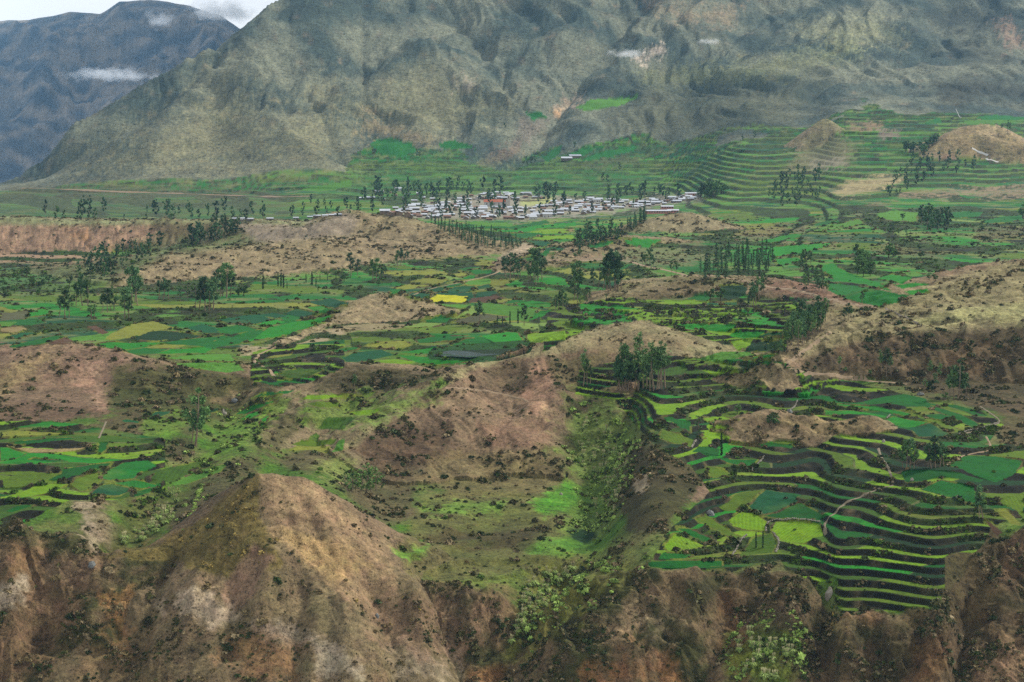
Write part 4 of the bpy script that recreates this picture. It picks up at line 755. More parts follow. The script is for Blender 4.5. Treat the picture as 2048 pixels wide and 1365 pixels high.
for zv in np.unique(fz[rest]):
    s = rest & (fz == zv)
    if zv < 10: nm, lb = ZNAME[int(zv)]
    else: nm, lb = 'hill', HILLS[zv - 10][5]
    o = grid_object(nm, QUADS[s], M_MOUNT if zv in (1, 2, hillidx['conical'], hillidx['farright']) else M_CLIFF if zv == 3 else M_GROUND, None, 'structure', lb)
    GROUND[int(zv)] = o
srt = np.argsort(fl, kind='stable'); fls = fl[srt]
for k in keep:
    a, b = np.searchsorted(fls, [k, k + 1]); fi = srt[a:b]
    zz = int(np.bincount(fz[fi]).argmax())
    o = grid_object('field', QUADS[fi], M_CROP, GROUND.get(zz, GROUND[0]))
# ------------------------------------------------------------------ lookups on the finished ground
def hit(u, v):
    """the ground point seen at a photo position"""
    x = (u - U[0]) / 2.3; j = int(np.clip(round(x), 0, NC - 1)); colv = VV[:, j]
    k = int(np.argmax(colv <= v))
    if k == 0: return float(x_of(u, DR[0])), float(DR[0]), float(Z[0, j])
    v0, v1 = colv[k - 1], colv[k]; t = (v0 - v) / max(v0 - v1, 1e-6)
    D = DR[k - 1] + t * (DR[k] - DR[k - 1])
    return float(x_of(u, D)), float(D), ground_z(float(x_of(u, D)), float(D))
def ground_z(x, y):
    u = W / 2 + F * x / y; cj = np.clip((u - U[0]) / 2.3, 0, NC - 1.001); j = int(cj); fj = cj - j
    k = int(np.clip(np.searchsorted(DR, y) - 1, 0, NR - 2)); fk = np.clip((y - DR[k]) / (DR[k + 1] - DR[k]), 0, 1)
    return float((Z[k, j] * (1 - fj) + Z[k, j + 1] * fj) * (1 - fk) + (Z[k + 1, j] * (1 - fj) + Z[k + 1, j + 1] * fj) * fk)
# ------------------------------------------------------------------ air
def box_object(name, x0, x1, y0, y1, zz0, zz1):
    me = bpy.data.meshes.new(name)
    v = [(x, y, z) for z in (zz0, zz1) for y in (y0, y1) for x in (x0, x1)]
    me.from_pydata(v, [], [(0, 2, 3, 1), (4, 5, 7, 6), (0, 1, 5, 4), (2, 6, 7, 3), (0, 4, 6, 2), (1, 3, 7, 5)]); me.update()
    o = bpy.data.objects.new(name, me); COLL.objects.link(o); return o
hz = box_object('haze', -7000, 7000, -300, 15400, float(Z.min()) - 1.5, float(Z.max()) + 60)
hm_ = bpy.data.materials.new('haze'); hm_.use_nodes = True; hn = hm_.node_tree.nodes; hl = hm_.node_tree.links; hn.clear()
ho = hn.new('ShaderNodeOutputMaterial'); pv = hn.new('ShaderNodeVolumePrincipled')
pv.inputs['Color'].default_value = (.34, .66, 1.0, 1); pv.inputs['Density'].default_value = HAZE_D; pv.inputs['Anisotropy'].default_value = .2
hl.new(pv.outputs[0], ho.inputs['Volume']); hz.data.materials.append(hm_); hz['kind'] = 'stuff'; hz['label'] = 'thin blue haze filling the valley'
# ------------------------------------------------------------------ brush: loose shrubs and tufts nobody could count
def leaf_cloud(name, n, rad, leaf, mat, seed, zc=.45, squash=.75, fill=.5):
    r = np.random.default_rng(seed)
    d = r.normal(size=(n, 3)); d /= np.linalg.norm(d, axis=1)[:, None]; d[:, 2] = np.abs(d[:, 2]) * 1.0 - .15
    p = d * rad * (fill + (1 - fill) * r.random((n, 1))) * [1, 1, squash]; p[:, 2] += zc * .25
    a = r.normal(size=(n, 3)); a /= np.linalg.norm(a, axis=1)[:, None]; b = np.cross(a, d + .6 * r.normal(size=(n, 3))); b /= np.linalg.norm(b, axis=1)[:, None] + 1e-6
    s = leaf * (.6 + .8 * r.random((n, 1)))
    v = np.stack([p - a * s, p + b * s * .55, p + a * s, p - b * s * .55], 1).reshape(-1, 3)
    me = bpy.data.meshes.new(name); me.from_pydata(v.tolist(), [], [(4 * i, 4 * i + 1, 4 * i + 2, 4 * i + 3) for i in range(n)]); me.update()
    me.materials.append(mat); return me
def leaf_mat(name, c, var=.35, trans=.25):
    m, n, l, b = new_mat(name); b.inputs['Roughness'].default_value = .7; b.inputs['Specular IOR Level'].default_value = .15
    oi = n.new('ShaderNodeObjectInfo'); ge = n.new('ShaderNodeNewGeometry')
    q = n.new('ShaderNodeTexNoise'); q.inputs['Scale'].default_value = .9; l.new(ge.outputs['Position'], q.inputs['Vector'])
    ad = n.new('ShaderNodeMath'); ad.operation = 'ADD'; l.new(oi.outputs['Random'], ad.inputs[0]); l.new(q.outputs['Fac'], ad.inputs[1])
    k = lin(c); rp = n.new('ShaderNodeValToRGB'); rp.color_ramp.elements[0].position = .3; rp.color_ramp.elements[1].position = 1.3 / 1.6
    rp.color_ramp.elements[0].color = (*(k * (1 - var)), 1); rp.color_ramp.elements[1].color = (*np.minimum(k * (1 + var * 1.3), 1), 1)
    mu = n.new('ShaderNodeMath'); mu.operation = 'MULTIPLY'; mu.inputs[1].default_value = .62; l.new(ad.outputs[0], mu.inputs[0])
    l.new(mu.outputs[0], rp.inputs[0]); l.new(rp.outputs[0], b.inputs['Base Color'])
    return m
BR = bpy.data.collections.new('brush_kinds')
kinds = [((84, 82, 42), 5), ((62, 76, 32), 5), ((124, 108, 70), 5), ((90, 120, 40), 5), ((172, 150, 82), 3), ((150, 178, 84), 5), ((140, 124, 90), 4)]
for i, (c, nn_) in enumerate(kinds):
    mt_ = leaf_mat('brush_%d' % i, c)
    for k in range(2):
        me = leaf_cloud('brush', 34 if i != 4 else 26, 1.0, .42, mt_, 40 + 10 * i + k, squash=.8 if i != 4 else 1.1)
        o = bpy.data.objects.new('brush_%02d' % (2 * i + k), me); BR.objects.link(o)
dens[~np.isfinite(dens)] = 0
lush = np.zeros(N, np.float32); gold = np.zeros(N, np.float32)
for poly, w in [([(1140, 800), (1240, 790), (1275, 880), (1255, 960), (1225, 1050), (1180, 1090), (1135, 1060), (1150, 970), (1110, 870)], .75), ([(1030, 1190), (1100, 1130), (1180, 1115), (1280, 1135), (1180, 1210), (1090, 1270), (1010, 1320), (1030, 1240)], .6),
                ([(1440, 1250), (1600, 1220), (1620, 1300), (1580, 1375), (1450, 1375)], .6), ([(215, 1110), (300, 1050), (380, 980), (420, 960), (400, 1030), (300, 1085)], .5), ([(420, 830), (560, 780), (590, 800), (480, 900), (400, 960), (380, 920)], .3), ([(330, 900), (440, 840), (560, 890), (420, 960)], .15)]:
    lush[pool] = np.maximum(lush[pool], px_poly_mask(poly, up, vp, 16, 8 * n2[pool]) * w)
for poly, w in [([(515, 952), (516, 1042), (565, 1125), (480, 1175), (360, 1135), (205, 1115), (380, 1050), (450, 995)], .8), ([(560, 1060), (680, 1080), (780, 1130), (700, 1200), (600, 1120)], .7), ([(680, 1190), (860, 1190), (900, 1260), (760, 1240)], .5), ([(1640, 1225), (1700, 1225), (1700, 1275), (1640, 1275)], .6)]:
    gold[pool] = np.maximum(gold[pool], px_poly_mask(poly, up, vp, 16, 8 * n2[pool]) * w)
dens = np.maximum(dens, .22 * lush); dens[cliff.ravel() > .5] = np.maximum(dens[cliff.ravel() > .5], .035)
area = (np.gradient(DR)[:, None] * (DD * 2.3 / F)).ravel()
clump = np.clip(-.15 + 2.6 * fbm(xf_ / 8, df / 8, 161, 2) + 1.6 * n1, .015, 3.0)
pr = dens * clump * area * np.interp(df, [600, 660, 900, 2000], [6.0, 4.2, 3.6, 4.2]) * (df < 2150) * (df > 588) * (uf > -80) * (uf < 2130)
gx_ = np.gradient(Z, axis=1) / (DD * 2.3 / F); gy_ = np.gradient(Z, axis=0) / np.gradient(DR)[:, None]
pr *= vis2.ravel() * np.minimum(np.sqrt(1 + gx_ ** 2 + gy_ ** 2), 5).ravel() * np.where((cliff.ravel() > .3), 1.6, 1)
pick = np.where(rng.random(N) < pr)[0]
print('brush', len(pick), 'expected', pr.sum())
jit = rng.random((len(pick), 2)) - .5
bx = xf_[pick] + jit[:, 0] * df[pick] * 2.3 / F; by = df[pick] + jit[:, 1] * np.gradient(DR)[pick // NC]
bz = Z.ravel()[pick]
bs = np.exp(rng.normal(-.36, .56, len(pick))) * np.where(riser[pick], .72, 1) * np.interp(df[pick], [600, 660, 1000, 2000], [.62, .7, .85, .95]); bs = np.clip(bs, .25, 2.2)
r_ = rng.random(len(pick)); green = (col[pick, 1] > col[pick, 0] * 1.12)
lum = col[pick].mean(1); dry = ~green & (lum > .085)
ki = np.where(r_ < np.where(dry, .26, .42), 0, np.where(r_ < np.where(dry, .38, .68), 1, np.where(r_ < .80, np.where(green, 3, 2), np.where(green, 3, 6))))
ki = np.where(rng.random(len(pick)) < lush[pick], 5, ki); g_ = rng.random(len(pick)) < gold[pick]; ki = np.where(g_, 4, ki); bs = np.where(g_, bs * .6, bs)
me = bpy.data.meshes.new('brush'); me.vertices.add(len(pick)); me.vertices.foreach_set('co', np.stack([bx, by, bz], 1).astype(np.float32).ravel())
for nm, ty, dt in (('size', 'FLOAT', bs.astype(np.float32)), ('turn', 'FLOAT', (rng.random(len(pick)) * 6.28).astype(np.float32)), ('sort', 'INT', (2 * ki + (rng.random(len(pick)) < .5)).astype(np.int32))):
    at = me.attributes.new(nm, ty, 'POINT'); at.data.foreach_set('value', dt)
me.update()
brush = bpy.data.objects.new('brush', me); COLL.objects.link(brush); brush['kind'] = 'stuff'; brush['label'] = 'low dark brush and grass tufts scattered over slopes and terrace banks'
ng = bpy.data.node_groups.new('scatter', 'GeometryNodeTree')
ng.interface.new_socket('Geometry', in_out='INPUT', socket_type='NodeSocketGeometry'); ng.interface.new_socket('Geometry', in_out='OUTPUT', socket_type='NodeSocketGeometry')
gi = ng.nodes.new('NodeGroupInput'); go = ng.nodes.new('NodeGroupOutput'); ip_ = ng.nodes.new('GeometryNodeInstanceOnPoints'); ci = ng.nodes.new('GeometryNodeCollectionInfo')
ci.inputs['Collection'].default_value = BR; ci.inputs['Separate Children'].default_value = True; ci.inputs['Reset Children'].default_value = True
def nattr(nm, ty):
    q = ng.nodes.new('GeometryNodeInputNamedAttribute'); q.data_type = ty; q.inputs['Name'].default_value = nm; return q.outputs['Attribute']
cx = ng.nodes.new('ShaderNodeCombineXYZ'); ng.links.new(nattr('turn', 'FLOAT'), cx.inputs['Z'])
ng.links.new(gi.outputs[0], ip_.inputs['Points']); ng.links.new(ci.outputs[0], ip_.inputs['Instance']); ip_.inputs['Pick Instance'].default_value = True
ng.links.new(nattr('sort', 'INT'), ip_.inputs['Instance Index']); ng.links.new(cx.outputs[0], ip_.inputs['Rotation']); ng.links.new(nattr('size', 'FLOAT'), ip_.inputs['Scale'])
ng.links.new(ip_.outputs[0], go.inputs[0])
mo = brush.modifiers.new('scatter', 'NODES'); mo.node_group = ng
# ------------------------------------------------------------------ trees
def tube(path, radii, sides=6):
    """tapered tube through 3-D points -> verts, faces"""
    P = np.array(path, float); V = []; Fc = []
    for i, p in enumerate(P):
        t = P[min(i + 1, len(P) - 1)] - P[max(i - 1, 0)]; t = t / (np.linalg.norm(t) + 1e-9)
        a = np.cross(t, [0, 1, .01]); a /= np.linalg.norm(a) + 1e-9; b = np.cross(t, a)
        for s in range(sides):
            q = 2 * math.pi * s / sides; V.append(p + radii[i] * (math.cos(q) * a + math.sin(q) * b))
    for i in range(len(P) - 1):
        for s in range(sides):
            s2 = (s + 1) % sides; Fc.append((i * sides + s, i * sides + s2, (i + 1) * sides + s2, (i + 1) * sides + s))
    Fc.append(tuple(range(sides))[::-1]); Fc.append(tuple((len(P) - 1) * sides + s for s in range(sides)))
    return V, Fc
class MB:
    def __init__(s): s.v = []; s.f = []
    def add(s, v, f):
        o = len(s.v); s.v += [tuple(map(float, q)) for q in v]; s.f += [tuple(o + i for i in q) for q in f]; return s
    def box(s, c, d, rz=0):
        cx, cy, cz = c; dx, dy, dz = [q / 2 for q in d]; k, m = math.cos(rz), math.sin(rz)
        v = [(cx + x * k - y * m, cy + x * m + y * k, cz + z) for z in (-dz, dz) for y in (-dy, dy) for x in (-dx, dx)]
        return s.add(v, [(0, 2, 3, 1), (4, 5, 7, 6), (0, 1, 5, 4), (2, 6, 7, 3), (0, 4, 6, 2), (1, 3, 7, 5)])
    def mesh(s, name, mat, smooth=False):
        me = bpy.data.meshes.new(name); me.from_pydata(s.v, [], s.f); me.update(); me.materials.append(mat)
        if smooth: me.polygons.foreach_set('use_smooth', np.ones(len(me.polygons), bool))
        return me
def cards(mb, centers, spread, n, size, r, up=.0):
    """leaf cards gathered round clump centres"""
    k = r.integers(0, len(centers), n); c = np.array(centers)[k]; sp = np.array(spread)[k]
    d = r.normal(size=(n, 3)); d /= np.linalg.norm(d, axis=1)[:, None]
    p = c + d * sp * (r.random((n, 1)) ** .5)
    a = r.normal(size=(n, 3)); a[:, 2] += up; a /= np.linalg.norm(a, axis=1)[:, None]; b = np.cross(a, r.normal(size=(n, 3))); b /= np.linalg.norm(b, axis=1)[:, None] + 1e-9
    s = size * (.55 + .9 * r.random((n, 1)))
    v = np.stack([p - a * s, p + b * s * .5, p + a * s, p - b * s * .5], 1).reshape(-1, 3)
    mb.add(v, [(4 * i, 4 * i + 1, 4 * i + 2, 4 * i + 3) for i in range(n)])
M_EUC = leaf_mat('eucalyptus_leaf', (94, 128, 68), .5); M_EUC2 = leaf_mat('eucalyptus_leaf_dark', (78, 112, 66), .5); M_CYP = leaf_mat('cypress_leaf', (60, 88, 46), .35)
M_RND = leaf_mat('broadleaf', (86, 120, 58), .5); M_PIN = leaf_mat('pine_needle', (84, 120, 72), .45); M_SAP = leaf_mat('sapling_leaf', (104, 138, 66), .4)
M_BARK = simple_mat('pale_bark', (150, 132, 108), .3, .8); M_BARKD = simple_mat('dark_bark', (92, 76, 58), .3, .8)
def eucalyptus(seed, n, leaf, mat, bare=.22, wide=.13):
    r = np.random.default_rng(seed); t = MB(); c = MB()
    lean = r.normal(size=2) * .03; bend = r.normal(size=2) * .03
    def sp(h): return np.array([lean[0] * h + bend[0] * math.sin(h * 3), lean[1] * h + bend[1] * math.sin(h * 3), h])
    hs = np.linspace(-.02, .97, 8); t.add(*tube([sp(h) for h in hs], [.016 * (1 - .85 * max(h, 0)) + .001 for h in hs]))
    cen = [sp(.97)]; spr = [(.035, .035, .05)]
    for k in range(int(9 + r.integers(0, 5))):
        h = bare + (.93 - bare) * (k + r.random()) / 12 if k < 12 else r.uniform(.5, .9)
        h = min(h, .93); q = r.uniform(0, 6.28); L = wide * (1.25 - .8 * abs(h - .45) / .55) * r.uniform(.5, 1.15)
        e = sp(h) + [math.cos(q) * L, math.sin(q) * L, L * r.uniform(.7, 1.4)]
        t.add(*tube([sp(h), (sp(h) + e) / 2 + [0, 0, -.01], e], [.006, .0045, .002], 4))
        s = r.uniform(.045, .085)
        cen.append(e); spr.append((s, s, s * r.uniform(1.0, 1.7)))
        if r.random() < .7: cen.append((sp(h) * .45 + e * .55)); spr.append((s * .7, s * .7, s * .9))
    cards(c, cen, spr, n, leaf, r, up=-.4)
    return t.mesh('trunk', M_BARK), c.mesh('crown', mat)
def cypress(seed, n, leaf):
    r = np.random.default_rng(seed); t = MB(); c = MB()
    t.add(*tube([(0, 0, -.02), (0, 0, .5), (0, 0, .95)], [.018, .012, .003], 5))
    hs = np.linspace(.08, .98, 14); w = [.062 * math.sin(math.pi * min(1, (h * .8 + .18))) ** .8 + .006 for h in hs]
    cards(c, [(0, 0, h) for h in hs], [(q, q, .05) for q in w], n, leaf, r, up=1.2)
    return t.mesh('trunk', M_BARKD), c.mesh('crown', M_CYP)
def broad(seed, n, leaf, mat, w=.34):
    r = np.random.default_rng(seed); t = MB(); c = MB(); cen = []; spr = []
    t.add(*tube([(0, 0, -.03), (.02, .01, .2), (.01, -.02, .42)], [.04, .03, .016], 6))
    for k in range(13):
        q = r.uniform(0, 6.28); h = r.uniform(.3, .88); L = w * math.sqrt(max(.05, 1 - ((h - .52) / .45) ** 2)) * r.uniform(.35, .9)
        e = np.array([math.cos(q) * L, math.sin(q) * L, h]); t.add(*tube([(.01, 0, .3), e * [.6, .6, .85], e], [.014, .009, .004], 4))
        s = r.uniform(.09, .15); cen.append(e); spr.append((s, s, s * .85))
    cards(c, cen, spr, n, leaf, r)
    return t.mesh('trunk', M_BARKD), c.mesh('crown', mat)
def pine(seed, n, leaf):
    r = np.random.default_rng(seed); t = MB(); c = MB(); cen = []; spr = []
    t.add(*tube([(0, 0, -.02), (.01, 0, .5), (0, .01, .97)], [.022, .014, .003], 5))
    for h in np.linspace(.16, .97, 12):
        w = .15 * (1.05 - h) ** .8 + .012
        for k in range(3):
            q = r.uniform(0, 6.28); cen.append((math.cos(q) * w * .55, math.sin(q) * w * .55, h + r.normal() * .01)); spr.append((w * .6, w * .6, .04))
    cards(c, cen, spr, n, leaf, r, up=.3)
    return t.mesh('trunk', M_BARKD), c.mesh('crown', M_PIN)
TREEKIND = {
 'town': ('town_tree', 'tree', [eucalyptus(150 + i, 560, .044, M_EUC2, .05, .17) for i in range(4)]),
 'eucalyptus': ('eucalyptus_tree', 'tree', [eucalyptus(100 + i, 1500, .020, [M_EUC, M_EUC2][i % 2], .24 if i < 4 else .34) for i in range(6)]),
 'slender': ('eucalyptus_tree', 'tree', [eucalyptus(120 + i, 700, .019, M_EUC, .45, .085) for i in range(3)]),
 'fareuc': ('hillside_tree', 'tree', [eucalyptus(140 + i, 560, .042, M_EUC2, .06, .16) for i in range(5)]),
 'cypress': ('cypress_tree', 'tree', [cypress(160 + i, 420, .03) for i in range(3)]),
 'broad': ('broad_tree', 'tree', [broad(180 + i, 620, .045, M_RND) for i in range(4)]),
 'pine': ('pine_tree', 'tree', [pine(200 + i, 360, .034) for i in range(4)]),
 'sapling': ('eucalyptus_sapling', 'sapling', [eucalyptus(220 + i, 420, .032, M_SAP, .08, .15) for i in range(4)]),
}
def add_tree(kind, u, v, hpx, label, group=None, wx=1.0, hm=None, pos=None):
    nm, cat, var = TREEKIND[kind]; tm, cm = var[random.randrange(len(var))]
    x, y, z = pos if pos else hit(u, v)
    h = hm if hm else hpx * y / F
    e = bpy.data.objects.new(nm, None); COLL.objects.link(e); e.empty_display_size = .5
    e.location = (x, y, z - .15); s = h; e.scale = (s * wx, s * wx, s); e.rotation_euler = (0, 0, random.uniform(0, 6.28))
    e['label'] = label; e['category'] = cat
    if group: e['group'] = group
    for n_, m_ in (('trunk', tm), ('crown', cm)):
        o = bpy.data.objects.new(n_, m_); COLL.objects.link(o); o.parent = e
    return e
def inpoly(poly, n, mind, seed=0):
    r = np.random.default_rng(seed); p = np.array(poly, float); out = []
    for _ in range(6000):
        u = r.uniform(p[:, 0].min(), p[:, 0].max()); v = r.uniform(p[:, 1].min(), p[:, 1].max())
        if px_poly_mask(poly, np.array([u]), np.array([v]))[0] < .5: continue
        if any((u - a) ** 2 + (2.2 * (v - b)) ** 2 < mind ** 2 for a, b in out): continue
        out.append((u, v))
        if len(out) >= n: break
    return out
# (kind, label, group, [(column, row of the foot, height in photo pixels)])
TREES = [
 ('eucalyptus', 'dark eucalyptus at the left end of the tree line above the small brown fields', 'trees above the brown fields', [(118, 634, 42), (130, 637, 54), (138, 636, 46), (152, 612, 46), (165, 612, 64), (175, 612, 52), (184, 641, 38), (189, 640, 30)]),
 ('eucalyptus', 'thin eucalyptus between the dark tree line and the tallest tree of the left hill foot', 'thin trees at the left hill foot', [(205, 624, 36), (215, 625, 48), (228, 620, 46), (222, 622, 40)]),
 ('eucalyptus', 'tall eucalyptus in the spire-topped clump at the foot of the long tan hill', 'spire-topped clump', [(255, 620, 52), (263, 618, 86), (275, 612, 62), (249, 637, 56), (258, 638, 44), (270, 606, 66)]),
 ('eucalyptus', 'small eucalyptus on the bank between the two larger clumps of the long hill', 'small bank trees', [(318, 598, 36), (326, 600, 42), (337, 598, 36), (360, 603, 28), (375, 597, 28)]),
 ('eucalyptus', 'eucalyptus in the big dark clump before the terraced fields left of the cypresses', 'big dark clump', [(390, 616, 50), (398, 619, 58), (410, 622, 66), (418, 621, 56), (427, 620, 60), (434, 592, 52), (445, 593, 58), (453, 596, 70), (461, 592, 48), (440, 595, 50)]),
 ('broad', 'dark round tree at the right edge of the big eucalyptus clump', 'round trees by the clump', [(478, 592, 22), (488, 593, 24)]),
 ('cypress', 'lone slim cypress nearest the big dark eucalyptus clump', None, [(526, 579, 30)]),
 ('cypress', 'slim cypress in the tight row of three on the terrace edge', 'row of three cypresses', [(556, 573, 28), (562, 574, 29), (567, 576, 28)]),
 ('cypress', 'short cypress just right of the row of three', None, [(574, 577, 14)]),
 ('cypress', 'dark cypress in the loose line along the foot of the tan hill', 'loose cypress line', [(612, 566, 18), (624, 571, 28), (632, 574, 18), (640, 562, 14), (655, 561, 12), (672, 560, 12), (636, 583, 14)]),
 ('eucalyptus', 'small eucalyptus at the scrubby foot of the tan hill above the grid of fields', 'tan hill foot trees', [(702, 553, 44), (715, 551, 30), (745, 562, 42), (753, 562, 44), (760, 558, 34), (768, 556, 26), (795, 534, 32), (801, 532, 35), (813, 525, 22)]),
 ('broad', 'round dark bush tree on the terrace below the tan hill trees', 'terrace bush trees', [(688, 563, 20), (757, 572, 12), (896, 527, 12), (872, 575, 8)]),
 ('eucalyptus', 'eucalyptus in the clump beside the sandy bend of the track', 'clump by the sandy bend', [(1012, 556, 44), (1020, 560, 52), (1028, 556, 46), (1041, 552, 40), (1036, 558, 34)]),
 ('eucalyptus', 'eucalyptus in the tall clump on the bank right of the sandy bend', 'tall bank clump', [(1060, 562, 50), (1068, 562, 62), (1076, 563, 60), (1084, 560, 46), (1056, 566, 36), (1072, 570, 44)]),
 ('eucalyptus', 'dense eucalyptus standing in the small group above the field terraces', 'group above the field terraces', [(1146, 588, 46), (1150, 592, 62), (1156, 598, 72), (1148, 602, 40), (1155, 606, 36)]),
 ('eucalyptus', 'eucalyptus in the broad dark grove beside the pale track', 'broad dark grove', [(1197, 574, 44), (1206, 578, 54), (1213, 580, 70), (1221, 582, 78), (1229, 582, 76), (1236, 581, 72), (1243, 580, 62), (1216, 586, 52), (1232, 586, 50), (1188, 572, 36)]),
 ('eucalyptus', 'bushy eucalyptus at the right end of the bright meadow', 'bushy trees by the meadow', [(1110, 624, 32), (1118, 622, 38), (1126, 620, 42), (1132, 618, 30)]),
 ('sapling', 'small young tree on the grass slope right of the bushy meadow trees', 'young slope trees', [(1160, 612, 20), (1172, 606, 24), (1180, 598, 18), (1213, 600, 14)]),
 ('eucalyptus', 'lone airy eucalyptus at the left end of the hedge below the meadow', None, [(957, 651, 50)]),
 ('eucalyptus', 'lone dense eucalyptus at the right end of the hedge below the meadow', None, [(1048, 652, 40)]),
 ('cypress', 'thin cypress between the two lone trees of the meadow hedge', 'hedge cypresses', [(995, 650, 18), (1005, 649, 16), (1020, 649, 26), (1036, 648, 30)]),
 ('broad', 'low dark bush in the hedge between the two lone trees', 'hedge bushes', [(990, 652, 14), (982, 654, 9), (1000, 653, 10), (1012, 652, 9), (968, 654, 10)]),
 ('eucalyptus', 'small tree by the track above the brown scrub slope', 'trackside trees', [(1285, 532, 26), (1292, 535, 32), (1300, 533, 38), (1307, 537, 26), (1344, 546, 26), (1352, 547, 22), (1276, 545, 16)]),
 ('broad', 'low tree in the far hedge behind the grassy rise', 'far hedge', [(1160, 512, 14), (1120, 508, 10), (1150, 516, 12), (1105, 520, 9)]),
 ('slender', 'slender bare-trunked eucalyptus in the big clump below the bare hill', 'bare-trunked clump', [(1277, 779, 112), (1308, 779, 92), (1318, 778, 96), (1330, 776, 84), (1294, 778, 74), (1324, 778, 80), (1314, 779, 78)]),
 ('eucalyptus', 'dense eucalyptus in the left half of the big clump below the bare hill', 'dense clump below the bare hill', [(1234, 780, 58), (1241, 781, 70), (1249, 781, 92), (1256, 781, 84), (1262, 780, 66), (1268, 781, 56), (1239, 779, 52), (1254, 782, 62), (1286, 779, 46), (1300, 779, 64), (1246, 780, 60)]),
 ('slender', 'thin eucalyptus standing apart left of the big clump below the bare hill', 'thin pair beside the clump', [(1167, 771, 68), (1174, 769, 54), (1180, 768, 40)]),
 ('slender', 'small lone tree on the dark scrub mound', None, [(711, 787, 38)]),
 ('eucalyptus', 'tall dark eucalyptus alone in the left green gully', None, [(391, 892, 106)]),
 ('eucalyptus', 'shorter eucalyptus hugging the tall one in the left gully', None, [(383, 886, 64)]),
 ('sapling', 'bushy young eucalyptus in the thicket behind the pyramid hill', 'thicket behind the pyramid hill', [(695, 985, 34), (703, 982, 42), (712, 986, 40), (722, 984, 44), (732, 982, 50), (742, 984, 44), (752, 982, 48), (762, 980, 34), (690, 970, 30), (736, 972, 42)]),
 ('eucalyptus', 'dark eucalyptus in the left of the two clumps above the emerald field', 'left clump above the emerald field', [(1806, 936, 40), (1813, 938, 54), (1820, 936, 58), (1828, 937, 44), (1835, 935, 34)]),
 ('eucalyptus', 'dark eucalyptus in the right of the two clumps above the emerald field', 'right clump above the emerald field', [(1856, 936, 40), (1863, 937, 52), (1871, 936, 60), (1879, 935, 52), (1888, 933, 44), (1867, 935, 48)]),
 ('eucalyptus', 'leaning dark eucalyptus at the end of the curved terraces', 'leaning tree pair', [(1966, 1036, 66), (1958, 1036, 46)]),
 ('cypress', 'single dark cypress standing in the middle of the terraces', None, [(1443, 911, 44)]),
 ('cypress', 'young cypress on the mossy field at the terrace edge', 'young cypresses on the mossy field', [(1512, 1096, 30), (1526, 1096, 34)]),
 ('sapling', 'round pale green shrub tree beside the lime terraces', None, [(1396, 868, 36)]),
 ('broad', 'dark bush tree on the bank above the rocky knoll', 'knoll bushes', [(1475, 828, 20), (1505, 820, 14), (1512, 821, 14), (1540, 852, 22), (1552, 852, 20)]),
 ('slender', 'dim slender tree on the dark face of the right hill', 'trees on the dark hill face', [(1763, 748, 46), (1773, 752, 54), (1782, 750, 40), (1680, 742, 30), (1860, 762, 40), (1880, 768, 40)]),
 ('eucalyptus', 'tall dark eucalyptus at the foot of the right hill above the curved terraces', 'clump at the right hill foot', [(1900, 794, 46), (1908, 797, 58), (1916, 799, 76), (1925, 795, 56), (1934, 790, 44), (1850, 780, 22), (1873, 775, 28)]),
 ('broad', 'small bush tree along the path below the right hill', 'path bushes', [(1630, 742, 12), (1690, 745, 12), (1740, 750, 12), (1890, 800, 16)]),
 ('eucalyptus', 'small tree at the left tip of the right hill', 'tip trees', [(1551, 713, 28), (1560, 712, 32), (1566, 708, 24)]),
 ('eucalyptus', 'slim tree on the shoulder of the right hill by the track', 'shoulder trees', [(1690, 642, 26), (1697, 640, 32), (1702, 636, 24)]),
 ('eucalyptus', 'dark eucalyptus in the narrow stand below the dirt road', 'narrow stand below the road', [(1502, 613, 34), (1507, 612, 44), (1512, 607, 52), (1518, 600, 46), (1523, 590, 42), (1527, 583, 34), (1499, 616, 26)]),
 ('broad', 'round tree beside the dark square field', 'trees by the dark field', [(1420, 602, 26), (1441, 602, 26)]),
 ('eucalyptus', 'lone tree in the corner of the big green meadow', None, [(1724, 606, 24)]),
 ('eucalyptus', 'tree in the high pair above the big green meadow', 'pair above the meadow', [(1600, 545, 34), (1606, 540, 42), (1613, 536, 36), (1622, 530, 26)]),
 ('broad', 'dark tree scattered on the far side of the big meadow', 'scattered meadow trees', [(1786, 515, 24), (1778, 516, 30), (1842, 517, 16), (1796, 528, 14), (1858, 560, 14), (1870, 563, 16), (1945, 495, 14), (1805, 440, 14), (1838, 500, 12)]),
 ('slender', 'slim tree on the scrub rise beyond the meadow', 'scrub rise trees', [(1777, 474, 24), (1785, 472, 26), (1797, 477, 22), (1813, 482, 22), (1780, 476, 20)]),
 ('broad', 'big dark tree in the massed grove at the right end of the town', 'grove at the town end', [(1402, 396, 26), (1410, 395, 32), (1418, 394, 34), (1426, 393, 36), (1434, 391, 34), (1442, 389, 28), (1448, 388, 22), (1414, 397, 24), (1430, 396, 26)]),
 ('broad', 'dark rounded tree in the pair of thickets under the far tan hill', 'thickets under the far hill', [(1812, 305, 24), (1820, 307, 28), (1827, 306, 24), (1842, 305, 22), (1850, 302, 24), (1858, 296, 24), (1866, 290, 22), (1874, 284, 18), (1848, 308, 20)]),
 ('slender', 'slim tree on the skyline field at the right edge', 'skyline field trees', [(2004, 265, 18), (2016, 268, 26), (2020, 270, 24)]),
 ('broad', 'lone round tree at the right edge of the photo by the far fields', None, [(2046, 436, 30)]),
 ('fareuc', 'tree on the slope by the gorge above the left part of the town', 'gorge trees', [(835, 312, 14), (840, 314, 10), (1055, 330, 18), (1062, 328, 16), (1070, 326, 14), (1150, 295, 12), (1010, 256, 10), (1240, 340, 14), (1205, 362, 16), (1215, 364, 14), (1510, 276, 14), (1485, 280, 10)]),
]
